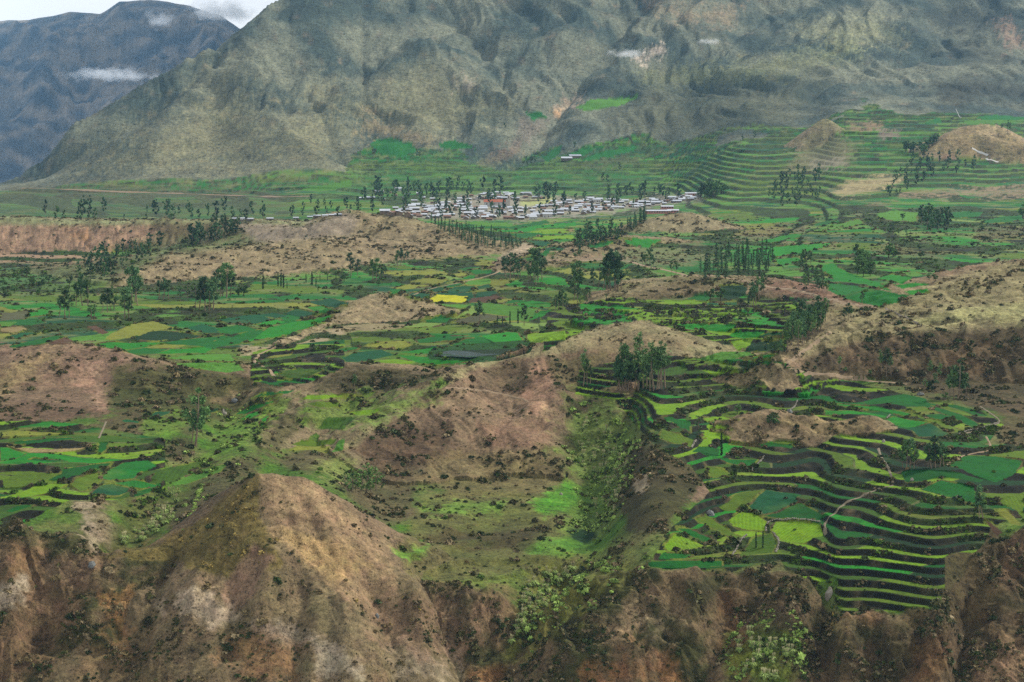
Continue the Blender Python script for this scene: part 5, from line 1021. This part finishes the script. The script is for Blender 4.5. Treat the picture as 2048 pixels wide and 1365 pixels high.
GROVES = [
 ('pine', 'small pine in the wood running down the flank of the tan peak', 'wood on the peak flank', [(862, 442), (905, 452), (1000, 474), (1052, 490), (1040, 500), (990, 500), (930, 490), (900, 474), (870, 455)], 95, 6, (13, 20)),
 ('fareuc', 'dark tree in the wood along the right edge of the green plain', 'wood by the green plain', [(1152, 482), (1180, 468), (1225, 462), (1250, 466), (1235, 482), (1180, 500), (1150, 508)], 30, 7, (16, 34)),
 ('pine', 'narrow conifer in the row beside the school hillock', 'row beside the school hillock', [(1252, 456), (1290, 436), (1298, 440), (1262, 462)], 16, 5, (18, 26)),
 ('pine', 'slim conifer in the plantation above the bend of the dirt road', 'plantation above the road', [(1395, 545), (1430, 512), (1500, 505), (1548, 510), (1545, 548), (1480, 560), (1410, 560)], 60, 8, (22, 38)),
 ('eucalyptus', 'dark tree in the dense patch below the pair above the meadow', 'dense patch by the meadow', [(1600, 560), (1625, 545), (1655, 570), (1660, 590), (1610, 582)], 16, 8, (22, 32)),
 ('broad', 'dark tree in the dense thicket inside the far side of the meadow', 'meadow thicket', [(1700, 540), (1720, 515), (1748, 530), (1752, 552), (1715, 556)], 13, 9, (18, 34)),
 ('eucalyptus', 'dark eucalyptus in the thick grove along the edge of the right hill', 'grove along the right hill edge', [(1572, 702), (1590, 672), (1625, 648), (1655, 640), (1640, 670), (1600, 698)], 34, 9, (38, 62)),
 ('fareuc', 'tree in the far dark stand on the upper right terraces', 'upper right stand', [(1838, 452), (1845, 440), (1898, 440), (1900, 462), (1870, 470)], 20, 8, (22, 42)),
 ('fareuc', 'tree in the dark band below the pink cliff', 'band below the pink cliff', [(370, 492), (395, 470), (430, 458), (468, 452), (480, 470), (440, 480), (400, 494)], 26, 8, (22, 36)),
 ('fareuc', 'tree among the scattered dark groves in the hollow under the pink cliff', 'hollow groves', [(150, 545), (180, 520), (240, 500), (300, 490), (340, 482), (300, 515), (240, 545), (200, 562)], 34, 11, (20, 36)),
 ('broad', 'low tree on the far left valley floor below the cliff', 'far left valley trees', [(0, 590), (0, 555), (120, 545), (170, 560), (100, 592)], 14, 16, (9, 22)),
 ('fareuc', 'hazy tree in the tree belt on the terraces behind the mesa', 'belt behind the mesa', [(60, 440), (80, 425), (240, 424), (390, 418), (530, 430), (530, 444), (300, 443)], 30, 12, (10, 36)),
 ('town', 'dark tree rising among the white roofs of the town', 'trees among the roofs', [(775, 420), (860, 398), (960, 392), (1100, 404), (1240, 402), (1380, 394), (1290, 418), (1170, 432), (1060, 440), (900, 440), (830, 434)], 56, 15, (16, 30)),
 ('town', 'dark tree in the belt along the upper edge of the town', 'belt above the town', [(730, 402), (760, 380), (900, 372), (1000, 376), (1010, 390), (880, 394), (780, 406)], 30, 11, (18, 32)),
 ('town', 'dark tree in the loose clumps upslope right of the church', 'clumps right of the church', [(1060, 396), (1090, 384), (1115, 386), (1110, 398)], 8, 8, (18, 26)),
 ('town', 'tree in the clumps along the upper right edge of the town', 'upper right town edge', [(1210, 390), (1250, 380), (1340, 384), (1345, 394), (1260, 400)], 14, 11, (16, 26)),
 ('fareuc', 'tree on the terraced slope between the town and the conical spur', 'trees below the conical spur', [(1530, 400), (1560, 350), (1640, 345), (1640, 400), (1570, 420)], 34, 13, (14, 26)),
 ('fareuc', 'tree in the broken line running up the far right terraces', 'broken line of far trees', [(1770, 400), (1790, 350), (1830, 320), (1900, 315), (1950, 330), (1960, 345), (1880, 350), (1810, 390)], 40, 14, (12, 26)),
 ('town', 'tree on the terraces left of the town below the mountain road', 'trees left of the town', [(560, 436), (600, 410), (760, 400), (770, 420), (700, 436)], 22, 15, (14, 26)),
]
ORD = 'first second third fourth fifth sixth seventh eighth ninth tenth eleventh twelfth'.split()
for kind, lab, grp, L in TREES:
    order_ = sorted(range(len(L)), key=lambda i: L[i][0])
    for k_, i_ in enumerate(order_):
        u, v, h = L[i_]; lb = lab
        if len(L) > 1 and len(lab.split()) <= 12: lb = lab + ', ' + ORD[k_] + ' from left'
        add_tree(kind, u, v, h * random.uniform(.98, 1.08), lb, grp, random.uniform(1.1, 1.4))
for gi_, (kind, lab, grp, poly, n, md, (h0, h1)) in enumerate(GROVES):
    G_ = [(u, v, random.uniform(h0, h1)) for u, v in inpoly(poly, n, md, 500 + gi_)]
    tall = max(range(len(G_)), key=lambda i: G_[i][2]); lf = min(range(len(G_)), key=lambda i: G_[i][0]); rt = max(range(len(G_)), key=lambda i: G_[i][0])
    for i_, (u, v, h) in enumerate(G_):
        lb = ('tallest ' if i_ == tall else 'leftmost ' if i_ == lf else 'rightmost ' if i_ == rt else '') + lab
        add_tree(kind, u, v, h * (1.15 if i_ == tall else 1), lb, grp, random.uniform(.9, 1.25))
# ------------------------------------------------------------------ the town
def thing(name, label, cat, loc, rz=0, group=None, scale=None):
    e = bpy.data.objects.new(name, None); COLL.objects.link(e); e.location = loc; e.rotation_euler = (0, 0, rz); e.empty_display_size = .5
    e['label'] = label; e['category'] = cat
    if group: e['group'] = group
    if scale: e.scale = scale
    return e
def part(name, me, parent):
    o = bpy.data.objects.new(name, me); COLL.objects.link(o); o.parent = parent; return o
def top(name, me, label, cat, loc=(0, 0, 0), rz=0, group=None, scale=None):
    o = bpy.data.objects.new(name, me); COLL.objects.link(o); o.location = loc; o.rotation_euler = (0, 0, rz); o['label'] = label; o['category'] = cat
    if group: o['group'] = group
    if scale: o.scale = scale
    return o
M_ADOBE = simple_mat('adobe_wall', (150, 132, 112), .15, .3); M_WHITE = simple_mat('whitewash', (222, 218, 208), .06, .3); M_STONEW = simple_mat('stone_wall', (128, 118, 104), .25, .6)
M_TIN = simple_mat('tin_roof', (208, 213, 220), .05, .2, .45, .4); M_TIN2 = simple_mat('grey_tin_roof', (176, 182, 190), .1, .2, .45, .4); M_RUST = simple_mat('rusty_roof', (150, 116, 98), .2, .3, .7)
M_TILE = simple_mat('clay_tile', (190, 112, 84), .15, .4); M_PINK = simple_mat('pink_plaster', (222, 160, 142), .06, .3); M_DARKW = simple_mat('dark_opening', (44, 44, 48), .1, .5); M_DOOR = simple_mat('wood_door', (92, 66, 48), .2, .5)
M_ROCK = simple_mat('pale_rock', (170, 162, 146), .2, 1.2); M_ROCK2 = simple_mat('grey_rock', (130, 132, 128), .2, 1.2)
def house_meshes(L, Wd, Hh, pitch, shed, wall, roof):
    w = MB(); w.box((0, 0, Hh / 2 - .6), (L, Wd, Hh + 1.2))
    if not shed:
        for s in (-1, 1): w.add([(s * L / 2, -Wd / 2, Hh), (s * L / 2, Wd / 2, Hh), (s * L / 2, 0, Hh + pitch - .05)], [(0, 1, 2)])
    d = MB(); d.box((L * .12, -Wd / 2 - .02, 1.0), (1.0, .10, 2.0))
    wi = [MB().box((x, -Wd / 2 - .02, 1.55), (1.1, .10, .9)) for x in (-L * .28, L * .36)]
    r = MB(); o = .45
    if shed:
        a, b = Hh + .1, Hh + pitch + .1
        r.add([(-L / 2 - o, -Wd / 2 - o, a), (L / 2 + o, -Wd / 2 - o, a), (L / 2 + o, Wd / 2 + o, b), (-L / 2 - o, Wd / 2 + o, b), (-L / 2 - o, -Wd / 2 - o, a + .12), (L / 2 + o, -Wd / 2 - o, a + .12), (L / 2 + o, Wd / 2 + o, b + .12), (-L / 2 - o, Wd / 2 + o, b + .12)],
              [(3, 2, 1, 0), (4, 5, 6, 7), (0, 1, 5, 4), (1, 2, 6, 5), (2, 3, 7, 6), (3, 0, 4, 7)])
        w.box((0, Wd / 2 - .15, Hh + pitch / 2), (L, .3, pitch))
    else:
        for s in (-1, 1):
            y0, y1 = s * (Wd / 2 + o), 0; z0_, z1_ = Hh - .12, Hh + pitch
            v = [(-L / 2 - o, y0, z0_), (L / 2 + o, y0, z0_), (L / 2 + o, y1, z1_), (-L / 2 - o, y1, z1_)]
            v += [(x, y, z + .12) for x, y, z in v]
            f = [(3, 2, 1, 0), (4, 5, 6, 7), (0, 1, 5, 4), (1, 2, 6, 5), (2, 3, 7, 6), (3, 0, 4, 7)]
            r.add(v, f if s < 0 else [q[::-1] for q in f])
    return w.mesh('wall', wall), r.mesh('roof', roof), d.mesh('door', M_DOOR), [q.mesh('window', M_DARKW) for q in wi]
HV = []
for i, (L, Wd, Hh, p, sh, wm, rm) in enumerate([(11, 7, 2.6, 1.9, 0, M_ADOBE, M_TIN), (15, 7, 2.7, 2.0, 0, M_STONEW, M_TIN), (9, 6, 2.5, 1.4, 1, M_ADOBE, M_TIN), (13, 8, 4.6, 1.8, 0, M_WHITE, M_TIN), (18, 8, 2.8, 2.2, 0, M_ADOBE, M_TIN2), (10, 7, 2.6, 1.6, 1, M_STONEW, M_TIN), (12, 7, 2.6, 1.9, 0, M_WHITE, M_TIN), (10, 6.5, 2.5, 1.7, 0, M_ADOBE, M_RUST)]):
    HV.append(house_meshes(L, Wd, Hh, p, sh, wm, rm))
def put_house(u, v, hv, lab, grp, rz=None, sc=1.0, cat='house', nm='house'):
    x, y, z = hit(u, v); w, r, d, ws = hv
    e = thing(nm, lab, cat, (x, y, z + .15), random.choice((0, 0, .12, -.1, 1.57, 1.5)) if rz is None else rz, grp, (sc, sc, sc))
    part('wall', w, e); part('roof', r, e); part('door', d, e)
    for q in ws: part('window', q, e)
    return e
TOWN = [('in the left part of the town', 'houses in the left part of the town', [(765, 428), (800, 414), (860, 408), (930, 404), (955, 410), (955, 440), (900, 440), (840, 438)], 78, 7.6),
        ('in the town before the church', 'houses before the church', [(955, 417), (1040, 418), (1110, 412), (1150, 424), (1060, 443), (955, 441)], 56, 7.6),
        ('in the town behind the church', 'houses behind the church', [(900, 402), (940, 391), (1010, 388), (1080, 391), (1090, 399), (1040, 400), (960, 402)], 36, 7.6),
        ('in the town beyond the plaza', 'houses right of the plaza', [(1095, 408), (1180, 399), (1250, 402), (1250, 420), (1170, 430), (1130, 424)], 56, 7.6),
        ('in the narrow right arm of the town', 'houses in the right arm of the town', [(1250, 404), (1330, 399), (1398, 390), (1402, 398), (1340, 408), (1260, 418)], 40, 7.2),
        ('above the left edge of the town', 'houses above the left edge', [(715, 400), (760, 384), (850, 390), (880, 400), (780, 408)], 13, 15)]
HDESC = ['adobe house with white roof ', 'long stone house with white roof ', 'small adobe house with sloping white roof ', 'tall white house with white roof ', 'long adobe house with grey roof ', 'stone house with sloping white roof ', 'low white house with white roof ', 'adobe house with rusty roof ']
for ti, (lab, grp, poly, n, md) in enumerate(TOWN):
    for u, v in inpoly(poly, n, md, 900 + ti):
        if 960 < u < 1030 and 402 < v < 417: continue
        if 1030 < u < 1100 and 399 < v < 411: continue
        hk = random.choice((0, 0, 1, 1, 2, 3, 4, 5, 6, 7, 7))
        put_house(u, v, HV[hk], HDESC[hk] + lab, grp, sc=random.uniform(.6, .92))
for u, v in [(470, 440), (486, 440), (500, 441), (620, 436), (634, 435), (650, 434), (663, 433), (676, 432), (592, 438), (540, 440)]:
    put_house(u, v, HV[random.choice((0, 1, 6))], 'small pale-roofed house in the row behind the grey scar of the tan peak', 'houses behind the peak', 0.05, .45)
put_house(1133, 321, HV[1], 'white farm building at the left of the pair on the mountain-foot fields', None, 0.1, 1.3)
put_house(1150, 316, HV[4], 'white farm building at the right of the pair on the mountain-foot fields', None, 0.15, 1.2)
put_house(795, 381, HV[6], 'lone white house upslope of the town left side', None, .1, 1.1)
# church
x, y, z = hit(990, 413)
ch = thing('church', 'long church with red tiled roof and two pale bell towers in the town', 'church', (x, y, z), -.04)
w, r, d, ws = house_meshes(30, 11, 6.0, 3.4, 0, M_WHITE, M_TILE)
part('wall', w, ch); part('roof', r, ch)
for xx in (-11, -5.5, 0, 5.5, 11): part('window', MB().box((xx, -5.52, 3.6), (1.1, .12, 1.8)).mesh('window', M_DARKW), ch)
part('facade', MB().box((16.2, 0, 4.4), (1.6, 12.5, 9.6)).mesh('facade', M_WHITE), ch)
M_DOME = simple_mat('tower_stone', (214, 206, 192), .08, .4)
for s in (-1, 1):
    t = MB().box((19.0, s * 4.6, 5.2), (4.0, 4.0, 11.2)).box((19.0, s * 4.6, 11.2), (4.6, 4.6, .5)).box((19.0, s * 4.6, 12.8), (3.0, 3.0, 3.0))
    to = part('tower', t.mesh('tower', M_DOME), ch)
    q = MB(); q.add(*tube([(19, s * 4.6, 14.3 + h) for h in (0, .6, 1.2, 1.7, 2.0)], [1.7, 1.55, 1.1, .5, .1], 10)); part('dome', q.mesh('dome', M_DOME, True), to)
    part('bell_opening', MB().box((19.0, s * 4.6 - 1.52, 12.7), (1.2, .1, 1.9)).mesh('bell_opening', M_DARKW), to)
# plaza wall
x, y, z = hit(1070, 404)
top('plaza_wall', MB().box((0, 0, .5), (52, .5, 2.4)).mesh('plaza_wall', M_ADOBE), 'long pale wall behind the straw-coloured plaza right of the church', 'wall', (x, y + 14, z), -.03)
# school and other large buildings
for (u, v, L, lab) in [(1316, 428, 32, 'long pink-walled school block with white roof behind the rounded hillock'), (1346, 427, 14, 'short pink-walled block right of the long school'), (1334, 419, 16, 'pale upper school block behind the long pink one'), (1384, 392, 20, 'pink-walled building beside the dark grove at the town end')]:
    x, y, z = hit(u, v); w, r, d, ws = house_meshes(L, 8, 3.6, 1.2, 0, M_PINK, M_TIN)
    e = thing('school_building', lab, 'building', (x, y, z + .2), .06); part('wall', w, e); part('roof', r, e)
    for k in range(max(3, int(L / 3.2))): part('window', MB().box((-L / 2 + (k + .5) * L / max(3, int(L / 3.2)), -4.03, 2.2), (1.9, .12, 1.2)).mesh('window', M_DARKW), e)
# white pipe on the mountain foot
x, y, z = hit(1921, 236)
mb = MB(); mb.add(*tube([(0, 0, -1), (-1.6, 6, 4), (-5.2, 14, 16)], [.8, .7, .6], 8)); mb.box((0, 0, .4), (3.5, 3, 2.4))
top('water_pipe', mb.mesh('water_pipe', M_WHITE), 'short white pipe running down the mountain foot above the far fields', 'pipe', (x, y, z))
# ------------------------------------------------------------------ tracks and paths
M_DUST = simple_mat('dusty_track', (158, 136, 108), .18, .5); M_PATH = simple_mat('stony_path', (136, 124, 102), .25, 1.0)
def strip(name, pts, width, mat, label, lift=.12):
    P = []
    for (a, b), (c, d) in zip(pts[:-1], pts[1:]):
        n = max(2, int(math.hypot(c - a, d - b) / 4))
        P += [(a + (c - a) * k / n, b + (d - b) * k / n) for k in range(n)]
    P.append(pts[-1]); Q = np.array([hit(*p)[:2] for p in P])
    for _ in range(3): Q[1:-1] = .25 * Q[:-2] + .5 * Q[1:-1] + .25 * Q[2:]
    T = np.gradient(Q, axis=0); T /= np.linalg.norm(T, axis=1)[:, None] + 1e-9; Nn = np.stack([-T[:, 1], T[:, 0]], 1)
    V = []; Fc = []; m = 4
    for i in range(len(Q)):
        wv = width * (1 + .25 * math.sin(i * 1.7) * random.random())
        for k in range(m + 1):
            p = Q[i] + Nn[i] * wv * (k / m - .5); V.append((p[0], p[1], ground_z(p[0], p[1]) + lift - (.25 if k in (0, m) else 0)))
    for i in range(len(Q) - 1):
        for k in range(m):
            a = i * (m + 1) + k; Fc.append((a, a + 1, a + m + 2, a + m + 1))
    me = bpy.data.meshes.new(name); me.from_pydata(V, [], Fc); me.update(); me.materials.append(mat)
    me.polygons.foreach_set('use_smooth', np.ones(len(Fc), bool))
    o = bpy.data.objects.new(name, me); COLL.objects.link(o); o['kind'] = 'structure'; o['label'] = label
    return o
strip('path', zd([(555, 1012), (590, 1110), (640, 1180), (680, 1260), (700, 1340)]) + z8([(1200, 290), (1120, 305), (1010, 355), (930, 385), (890, 430), (830, 480), (820, 510), (832, 560)]), 1.3, M_PATH, 'stony footpath winding down through the terraces')
strip('path', [(1662, 664), (1630, 686), (1605, 705), (1585, 720), (1572, 728), (1582, 738), (1610, 746), (1660, 750), (1700, 756), (1740, 763), (1780, 765), (1815, 769)], 2.2, M_DUST, 'dusty path rounding the tip of the right hill')
strip('dirt_road', z5([(1205, 292), (1350, 300), (1560, 292), (1700, 302), (1780, 330), (1900, 352), (2040, 385)]) + z6([(80, 385), (250, 388), (450, 425), (540, 450), (700, 470), (800, 492), (980, 545), (1190, 577)]), 4.0, M_DUST, 'pale dirt road crossing the slope above the terraces', .25)
strip('mountain_road', [(45, 377), (150, 380), (250, 385), (350, 388), (450, 391), (560, 395), (620, 393)], 7.0, M_DUST, 'thin pale road cut along the foot of the left mountain', .6)
strip('path', zd([(1600, 580), (1690, 640), (1790, 710), (1810, 740), (1700, 790), (1560, 830), (1380, 870)]), 1.0, M_PATH, 'narrow path along the upper rim of the curved terraces')
strip('path', zd([(1660, 890), (1710, 980), (1700, 1030), (1600, 1050), (1460, 1075), (1330, 1110), (1260, 1180)]), 1.1, M_DUST, 'narrow path dropping behind the clump to the emerald field')
strip('track', [(1944, 297), (1962, 306), (1976, 311)], 3.0, M_WHITE, 'white track cut on the far tan hill, upper piece', .5); strip('track', [(1972, 318), (1985, 322), (1997, 325)], 3.0, M_WHITE, 'white track cut on the far tan hill, lower piece', .5)
strip('path', [(1004, 524), (1008, 532), (1000, 542), (985, 550), (960, 556), (935, 562), (900, 570), (870, 576), (840, 584), (826, 590)], 2.2, M_DUST, 'narrow track from the sandy bend down between the valley fields')
strip('path', zm([(880, 20), (720, 90), (660, 140), (650, 175), (760, 220), (840, 280), (860, 320)]), 2.0, M_DUST, 'pale track below the small pointed hillock')
strip('path', [(890, 776), (940, 778), (990, 785), (1050, 800), (1065, 806)], 1.4, M_DUST, 'faint trail across the scooped slope of the bare hill')
strip('path', zl([(1085, 430), (1050, 510), (1010, 600)]), 1.1, M_PATH, 'straight pale path up the bank beside the left terraces')
strip('path', z6([(1240, 575), (1330, 620), (1430, 665)]), 1.6, M_STONEW, 'old boundary line running over the top of the right hill')
# ------------------------------------------------------------------ field walls of loose stone
def stone_mesh(seed, mat):
    r = np.random.default_rng(seed); V, Fc = tube([(0, 0, -.5), (0, 0, -.25), (0, 0, .2), (0, 0, .5)], [.3, .6, .55, .25], 6)
    V = [np.array(v) * (1 + .25 * r.normal(size=3)) for v in V]; return MB().add(V, Fc)
def stone_wall(pts, label, size=.4):
    mb = MB(); r = np.random.default_rng(len(pts) * 7 + int(pts[0][0])); Q = [hit(*p)[:2] for p in pts]
    for (a, b), (c, d) in zip(Q[:-1], Q[1:]):
        n = max(2, int(math.hypot(c - a, d - b) / (size * .8)))
        for k in range(n):
            t = (k + r.random()) / n; x = a + (c - a) * t + r.normal() * .15; y = b + (d - b) * t + r.normal() * .15; s = size * r.uniform(.7, 1.35)
            st = stone_mesh(int(r.integers(0, 99)), None); g = ground_z(x, y)
            mb.add([(v[0] * s + x, v[1] * s + y, v[2] * s + g + .3) for v in st.v], st.f)
    top('stone_wall', mb.mesh('stone_wall', M_ROCK), label, 'wall')
stone_wall(z8([(505, 545), (505, 510), (520, 490), (540, 480)]), 'short loose stone wall between the lime oval field and its neighbour')
stone_wall(z8([(310, 685), (340, 640), (365, 590), (400, 560)]), 'loose pale stone wall on the left of the mossy field')
stone_wall(z8([(540, 545), (565, 575), (575, 605), (555, 655)]), 'curved loose stone wall on the right of the mossy field')
stone_wall(z8([(540, 478), (640, 472), (740, 480), (800, 490)]), 'stone wall below the teal and emerald fields')
stone_wall(zc([(1435, 1095), (1400, 1140), (1350, 1190), (1310, 1250)]), 'pale stone wall stepping down across the middle terraces')
stone_wall(zc([(1780, 520), (1755, 570), (1700, 620)]), 'short stone wall at the end of the straw terraces')
stone_wall(zd([(1380, 870), (1500, 825), (1640, 800), (1780, 745)]), 'stone wall closing the curved terraces at their right end')
stone_wall(zc([(740, 925), (715, 960), (690, 1000)]), 'tiny stone wall at the corner of the olive terrace')
stone_wall(zd([(640, 705), (680, 668)]), 'low stone divider between the two fields behind the rocky knoll')
# ------------------------------------------------------------------ boulders
def boulder(u, v, hpx, mat, label, sq=(1, 1, 1)):
    x, y, z = hit(u, v); s = hpx * y / F; r = np.random.default_rng(int(u))
    V, Fc = tube([(0, 0, -.35), (0, 0, -.1), (0, 0, .3), (.05, 0, .7), (.1, 0, 1.0)], [.55, .62, .58, .42, .12], 9)
    V = [np.array(q) + .09 * r.normal(size=3) for q in V]
    top('boulder', MB().add(V, Fc).mesh('boulder', mat), label, 'boulder', (x, y, z), r.uniform(0, 6), None, (s * sq[0], s * sq[1], s * sq[2]))
boulder(1659, 1194, 17, M_ROCK, 'big white boulder on the scrub left of the lowest terraces', (.75, .75, 1.1))
boulder(183, 1132, 11, M_ROCK2, 'grey boulder on the canyon edge left of the pyramid hill', (1.2, 1.2, .8)); boulder(1420, 1030, 12, M_ROCK2, 'bluish grey boulder beside the olive field and brown scar', (1.3, 1.2, .8)); boulder(1842, 790, 7, M_ROCK2, 'flat grey boulder below the dark right hill face', (1.8, 1.4, .7))
boulder(1578, 825, 8, M_ROCK2, 'grey boulder on the flat top of the rocky knoll', (1.3, 1.2, .8)); boulder(1767, 885, 6, M_ROCK, 'white rock at the right foot of the rocky knoll'); boulder(448, 828, 8, M_ROCK, 'white rock by the small fields in the left gully'); boulder(470, 803, 7, M_ROCK2, 'blue grey boulder above the left gully fields', (2, 1.4, .8)); boulder(1824, 962, 6, M_ROCK, 'white rock on the emerald terrace under the clumps'); boulder(1122, 990, 5, M_ROCK, 'small white rock on the green tongue by the gully'); boulder(754, 1235, 7, M_ROCK2, 'grey stone stuck in the canyon slope right of the pyramid hill')
# ------------------------------------------------------------------ pampas clumps in the gullies
M_PAM = leaf_mat('pampas_blade', (150, 172, 92), .3); M_PAM2 = leaf_mat('pampas_plume', (196, 190, 140), .2)
def pampas(seed):
    r = np.random.default_rng(seed); b = MB(); p = MB()
    for k in range(120):
        q = r.uniform(0, 6.28); L = r.uniform(.6, 1.1); o = r.uniform(.25, .75); c = np.array([math.cos(q), math.sin(q), 0])
        a0 = c * .08; a1 = c * o * .5 + [0, 0, L * .75]; a2 = c * o * 1.05 + [0, 0, L * r.uniform(.45, .75)]; s = np.array([-c[1], c[0], 0]) * .035
        b.add([a0 - s, a0 + s, a1 + s * 1.3, a1 - s * 1.3, a2], [(0, 1, 2, 3), (3, 2, 4)])
    for k in range(9):
        q = r.uniform(0, 6.28); c = np.array([math.cos(q), math.sin(q), 0]) * r.uniform(.05, .35)
        p.add(*tube([c * .3, c + [0, 0, 1.0], c * 1.15 + [0, 0, 1.25], c * 1.25 + [0, 0, 1.4]], [.008, .012, .05, .01], 4))
    return b.mesh('blades', M_PAM), p.mesh('plumes', M_PAM2)
PV = [pampas(i) for i in range(4)]
for poly, n, md, lab, grp in [([(1145, 880), (1180, 830), (1230, 880), (1262, 930), (1240, 1000), (1225, 1050), (1195, 1040), (1180, 960), (1150, 930)], 60, 9, 'pale green pampas clump in the gully right of the bare hill', 'pampas in the middle gully'),
                              ([(225, 1098), (300, 1040), (340, 990), (360, 985), (345, 1040), (290, 1085)], 34, 8, 'green pampas clump in the gully left of the pyramid hill', 'pampas in the left gully'),
                              ([(1050, 1180), (1110, 1140), (1170, 1140), (1130, 1180), (1060, 1250), (1020, 1300)], 44, 9, 'yellow green pampas clump in the ravine at the bench edge', 'pampas in the ravine'),
                              ([(1470, 1275), (1560, 1270), (1590, 1310), (1560, 1362), (1480, 1362)], 30, 10, 'yellow green pampas clump on the cliff below the terraces', 'pampas on the cliff')]:
    for u, v in inpoly(poly, n, md, int(poly[0][0])):
        x, y, z = hit(u, v); s = random.uniform(1.3, 2.9); e = thing('pampas_clump', lab, 'pampas', (x, y, z - .1), random.uniform(0, 6), grp, (s, s, s)); a, b = random.choice(PV); part('blades', a, e); part('plumes', b, e)
# ------------------------------------------------------------------ pond
pts = []
for k in range(len(POND)):
    a, b = POND[k], POND[(k + 1) % len(POND)]; pts += [(a[0] + (b[0] - a[0]) * t, a[1] + (b[1] - a[1]) * t) for t in (0, .25, .5, .75)]
pv_ = []
for u, v in pts:
    D = F * (ZC - pz + .15) / (v - YH); pv_.append((float(x_of(u, D)), float(D), float(pz - .15)))
me = bpy.data.meshes.new('pond'); me.from_pydata(pv_, [], [tuple(range(len(pv_)))]); me.update()
mw, n_, l_, b_ = new_mat('pond_water'); b_.inputs['Base Color'].default_value = (.012, .022, .016, 1); b_.inputs['Roughness'].default_value = .25; b_.inputs['Specular IOR Level'].default_value = .18
nzw = n_.new('ShaderNodeTexNoise'); nzw.inputs['Scale'].default_value = .8; bw = n_.new('ShaderNodeBump'); bw.inputs['Strength'].default_value = .15; l_.new(nzw.outputs['Fac'], bw.inputs['Height']); l_.new(bw.outputs[0], b_.inputs['Normal'])
me.materials.append(mw); po = bpy.data.objects.new('pond', me); COLL.objects.link(po); po['kind'] = 'structure'; po['label'] = 'small dark reedy pond behind the bare hill'

# ------------------------------------------------------------------ low cloud
def cloud(name, u, v, D, wpx, hpx, depth, dens_, label, seed, thr=.5):
    r = np.random.default_rng(seed); mb = MB()
    rx, rz_, ry = wpx * D / F / 2, hpx * D / F / 2, depth / 2
    V = []; Fc = []; n, m = 14, 8
    for i in range(m + 1):
        a = math.pi * i / m
        for k in range(n):
            b = 2 * math.pi * k / n; V.append((rx * math.sin(a) * math.cos(b), ry * math.sin(a) * math.sin(b), rz_ * math.cos(a)))
    for i in range(m):
        for k in range(n): Fc.append((i * n + k, (i + 1) * n + k, (i + 1) * n + (k + 1) % n, i * n + (k + 1) % n))
    me = MB().add(V, Fc).mesh(name, cloud_mat(dens_, rx, ry, rz_, seed, thr))
    o = bpy.data.objects.new(name, me); COLL.objects.link(o); o.location = (float(x_of(u, D)), D, float(z_of(v, D))); o['kind'] = 'stuff'; o['label'] = label
def cloud_mat(dens_, rx, ry, rz_, seed, thr):
    m = bpy.data.materials.new('cloud'); m.use_nodes = True; n = m.node_tree.nodes; l = m.node_tree.links; n.clear()
    o = n.new('ShaderNodeOutputMaterial'); p = n.new('ShaderNodeVolumePrincipled'); p.inputs['Color'].default_value = (.97, .98, 1, 1); p.inputs['Anisotropy'].default_value = .1
    tc = n.new('ShaderNodeTexCoord'); mp = n.new('ShaderNodeMapping'); mp.inputs['Scale'].default_value = (1 / rx, 1 / ry, 1 / rz_); l.new(tc.outputs['Object'], mp.inputs['Vector'])
    ln = n.new('ShaderNodeVectorMath'); ln.operation = 'LENGTH'; l.new(mp.outputs[0], ln.inputs[0])
    nz = n.new('ShaderNodeTexNoise'); nz.inputs['Scale'].default_value = 2.6 / max(rz_, 1); nz.inputs['Detail'].default_value = 3; nz.inputs['Roughness'].default_value = .6
    m2 = n.new('ShaderNodeMapping'); m2.inputs['Scale'].default_value = (.35, .35, .55); m2.inputs['Location'].default_value = (seed * 31, seed * 17, 0); l.new(tc.outputs['Object'], m2.inputs['Vector']); l.new(m2.outputs[0], nz.inputs['Vector'])
    a = n.new('ShaderNodeMath'); a.operation = 'MULTIPLY_ADD'; a.inputs[1].default_value = -.62; a.inputs[2].default_value = .62 - thr + .12; l.new(ln.outputs['Value'], a.inputs[0])
    b = n.new('ShaderNodeMath'); b.operation = 'ADD'; l.new(a.outputs[0], b.inputs[0]); l.new(nz.outputs['Fac'], b.inputs[1])
    c = n.new('ShaderNodeMapRange'); c.inputs['From Min'].default_value = .42; c.inputs['From Max'].default_value = .85; c.inputs['To Max'].default_value = dens_; l.new(b.outputs[0], c.inputs['Value'])
    l.new(c.outputs[0], p.inputs['Density']); l.new(p.outputs[0], o.inputs['Volume']); m.cycles.volume_step_rate = 4.0 if hasattr(m.cycles, 'volume_step_rate') else 1
    return m
cloud('cloud', 225, 150, 6200, 330, 50, 260, .05, 'thin white cloud streak before the far blue range', 1)
cloud('cloud', 400, 142, 4600, 90, 26, 120, .04, 'faint cloud wisp at the end of the streak on the left mountain', 2)
cloud('cloud', 440, 22, 8800, 260, 80, 500, .03, 'white cloud bank over the summit of the far range', 3)
cloud('cloud', 1255, 108, 3980, 150, 34, 90, .035, 'faint cloud wisp by the pale rock on the mountain', 5)
cloud('cloud', 1420, 84, 4080, 100, 26, 90, .025, 'faintest cloud wisp on the upper right mountain', 6)
cloud('cloud', 320, 40, 9000, 110, 70, 300, .03, 'small cloud puff on the face of the far range', 7)
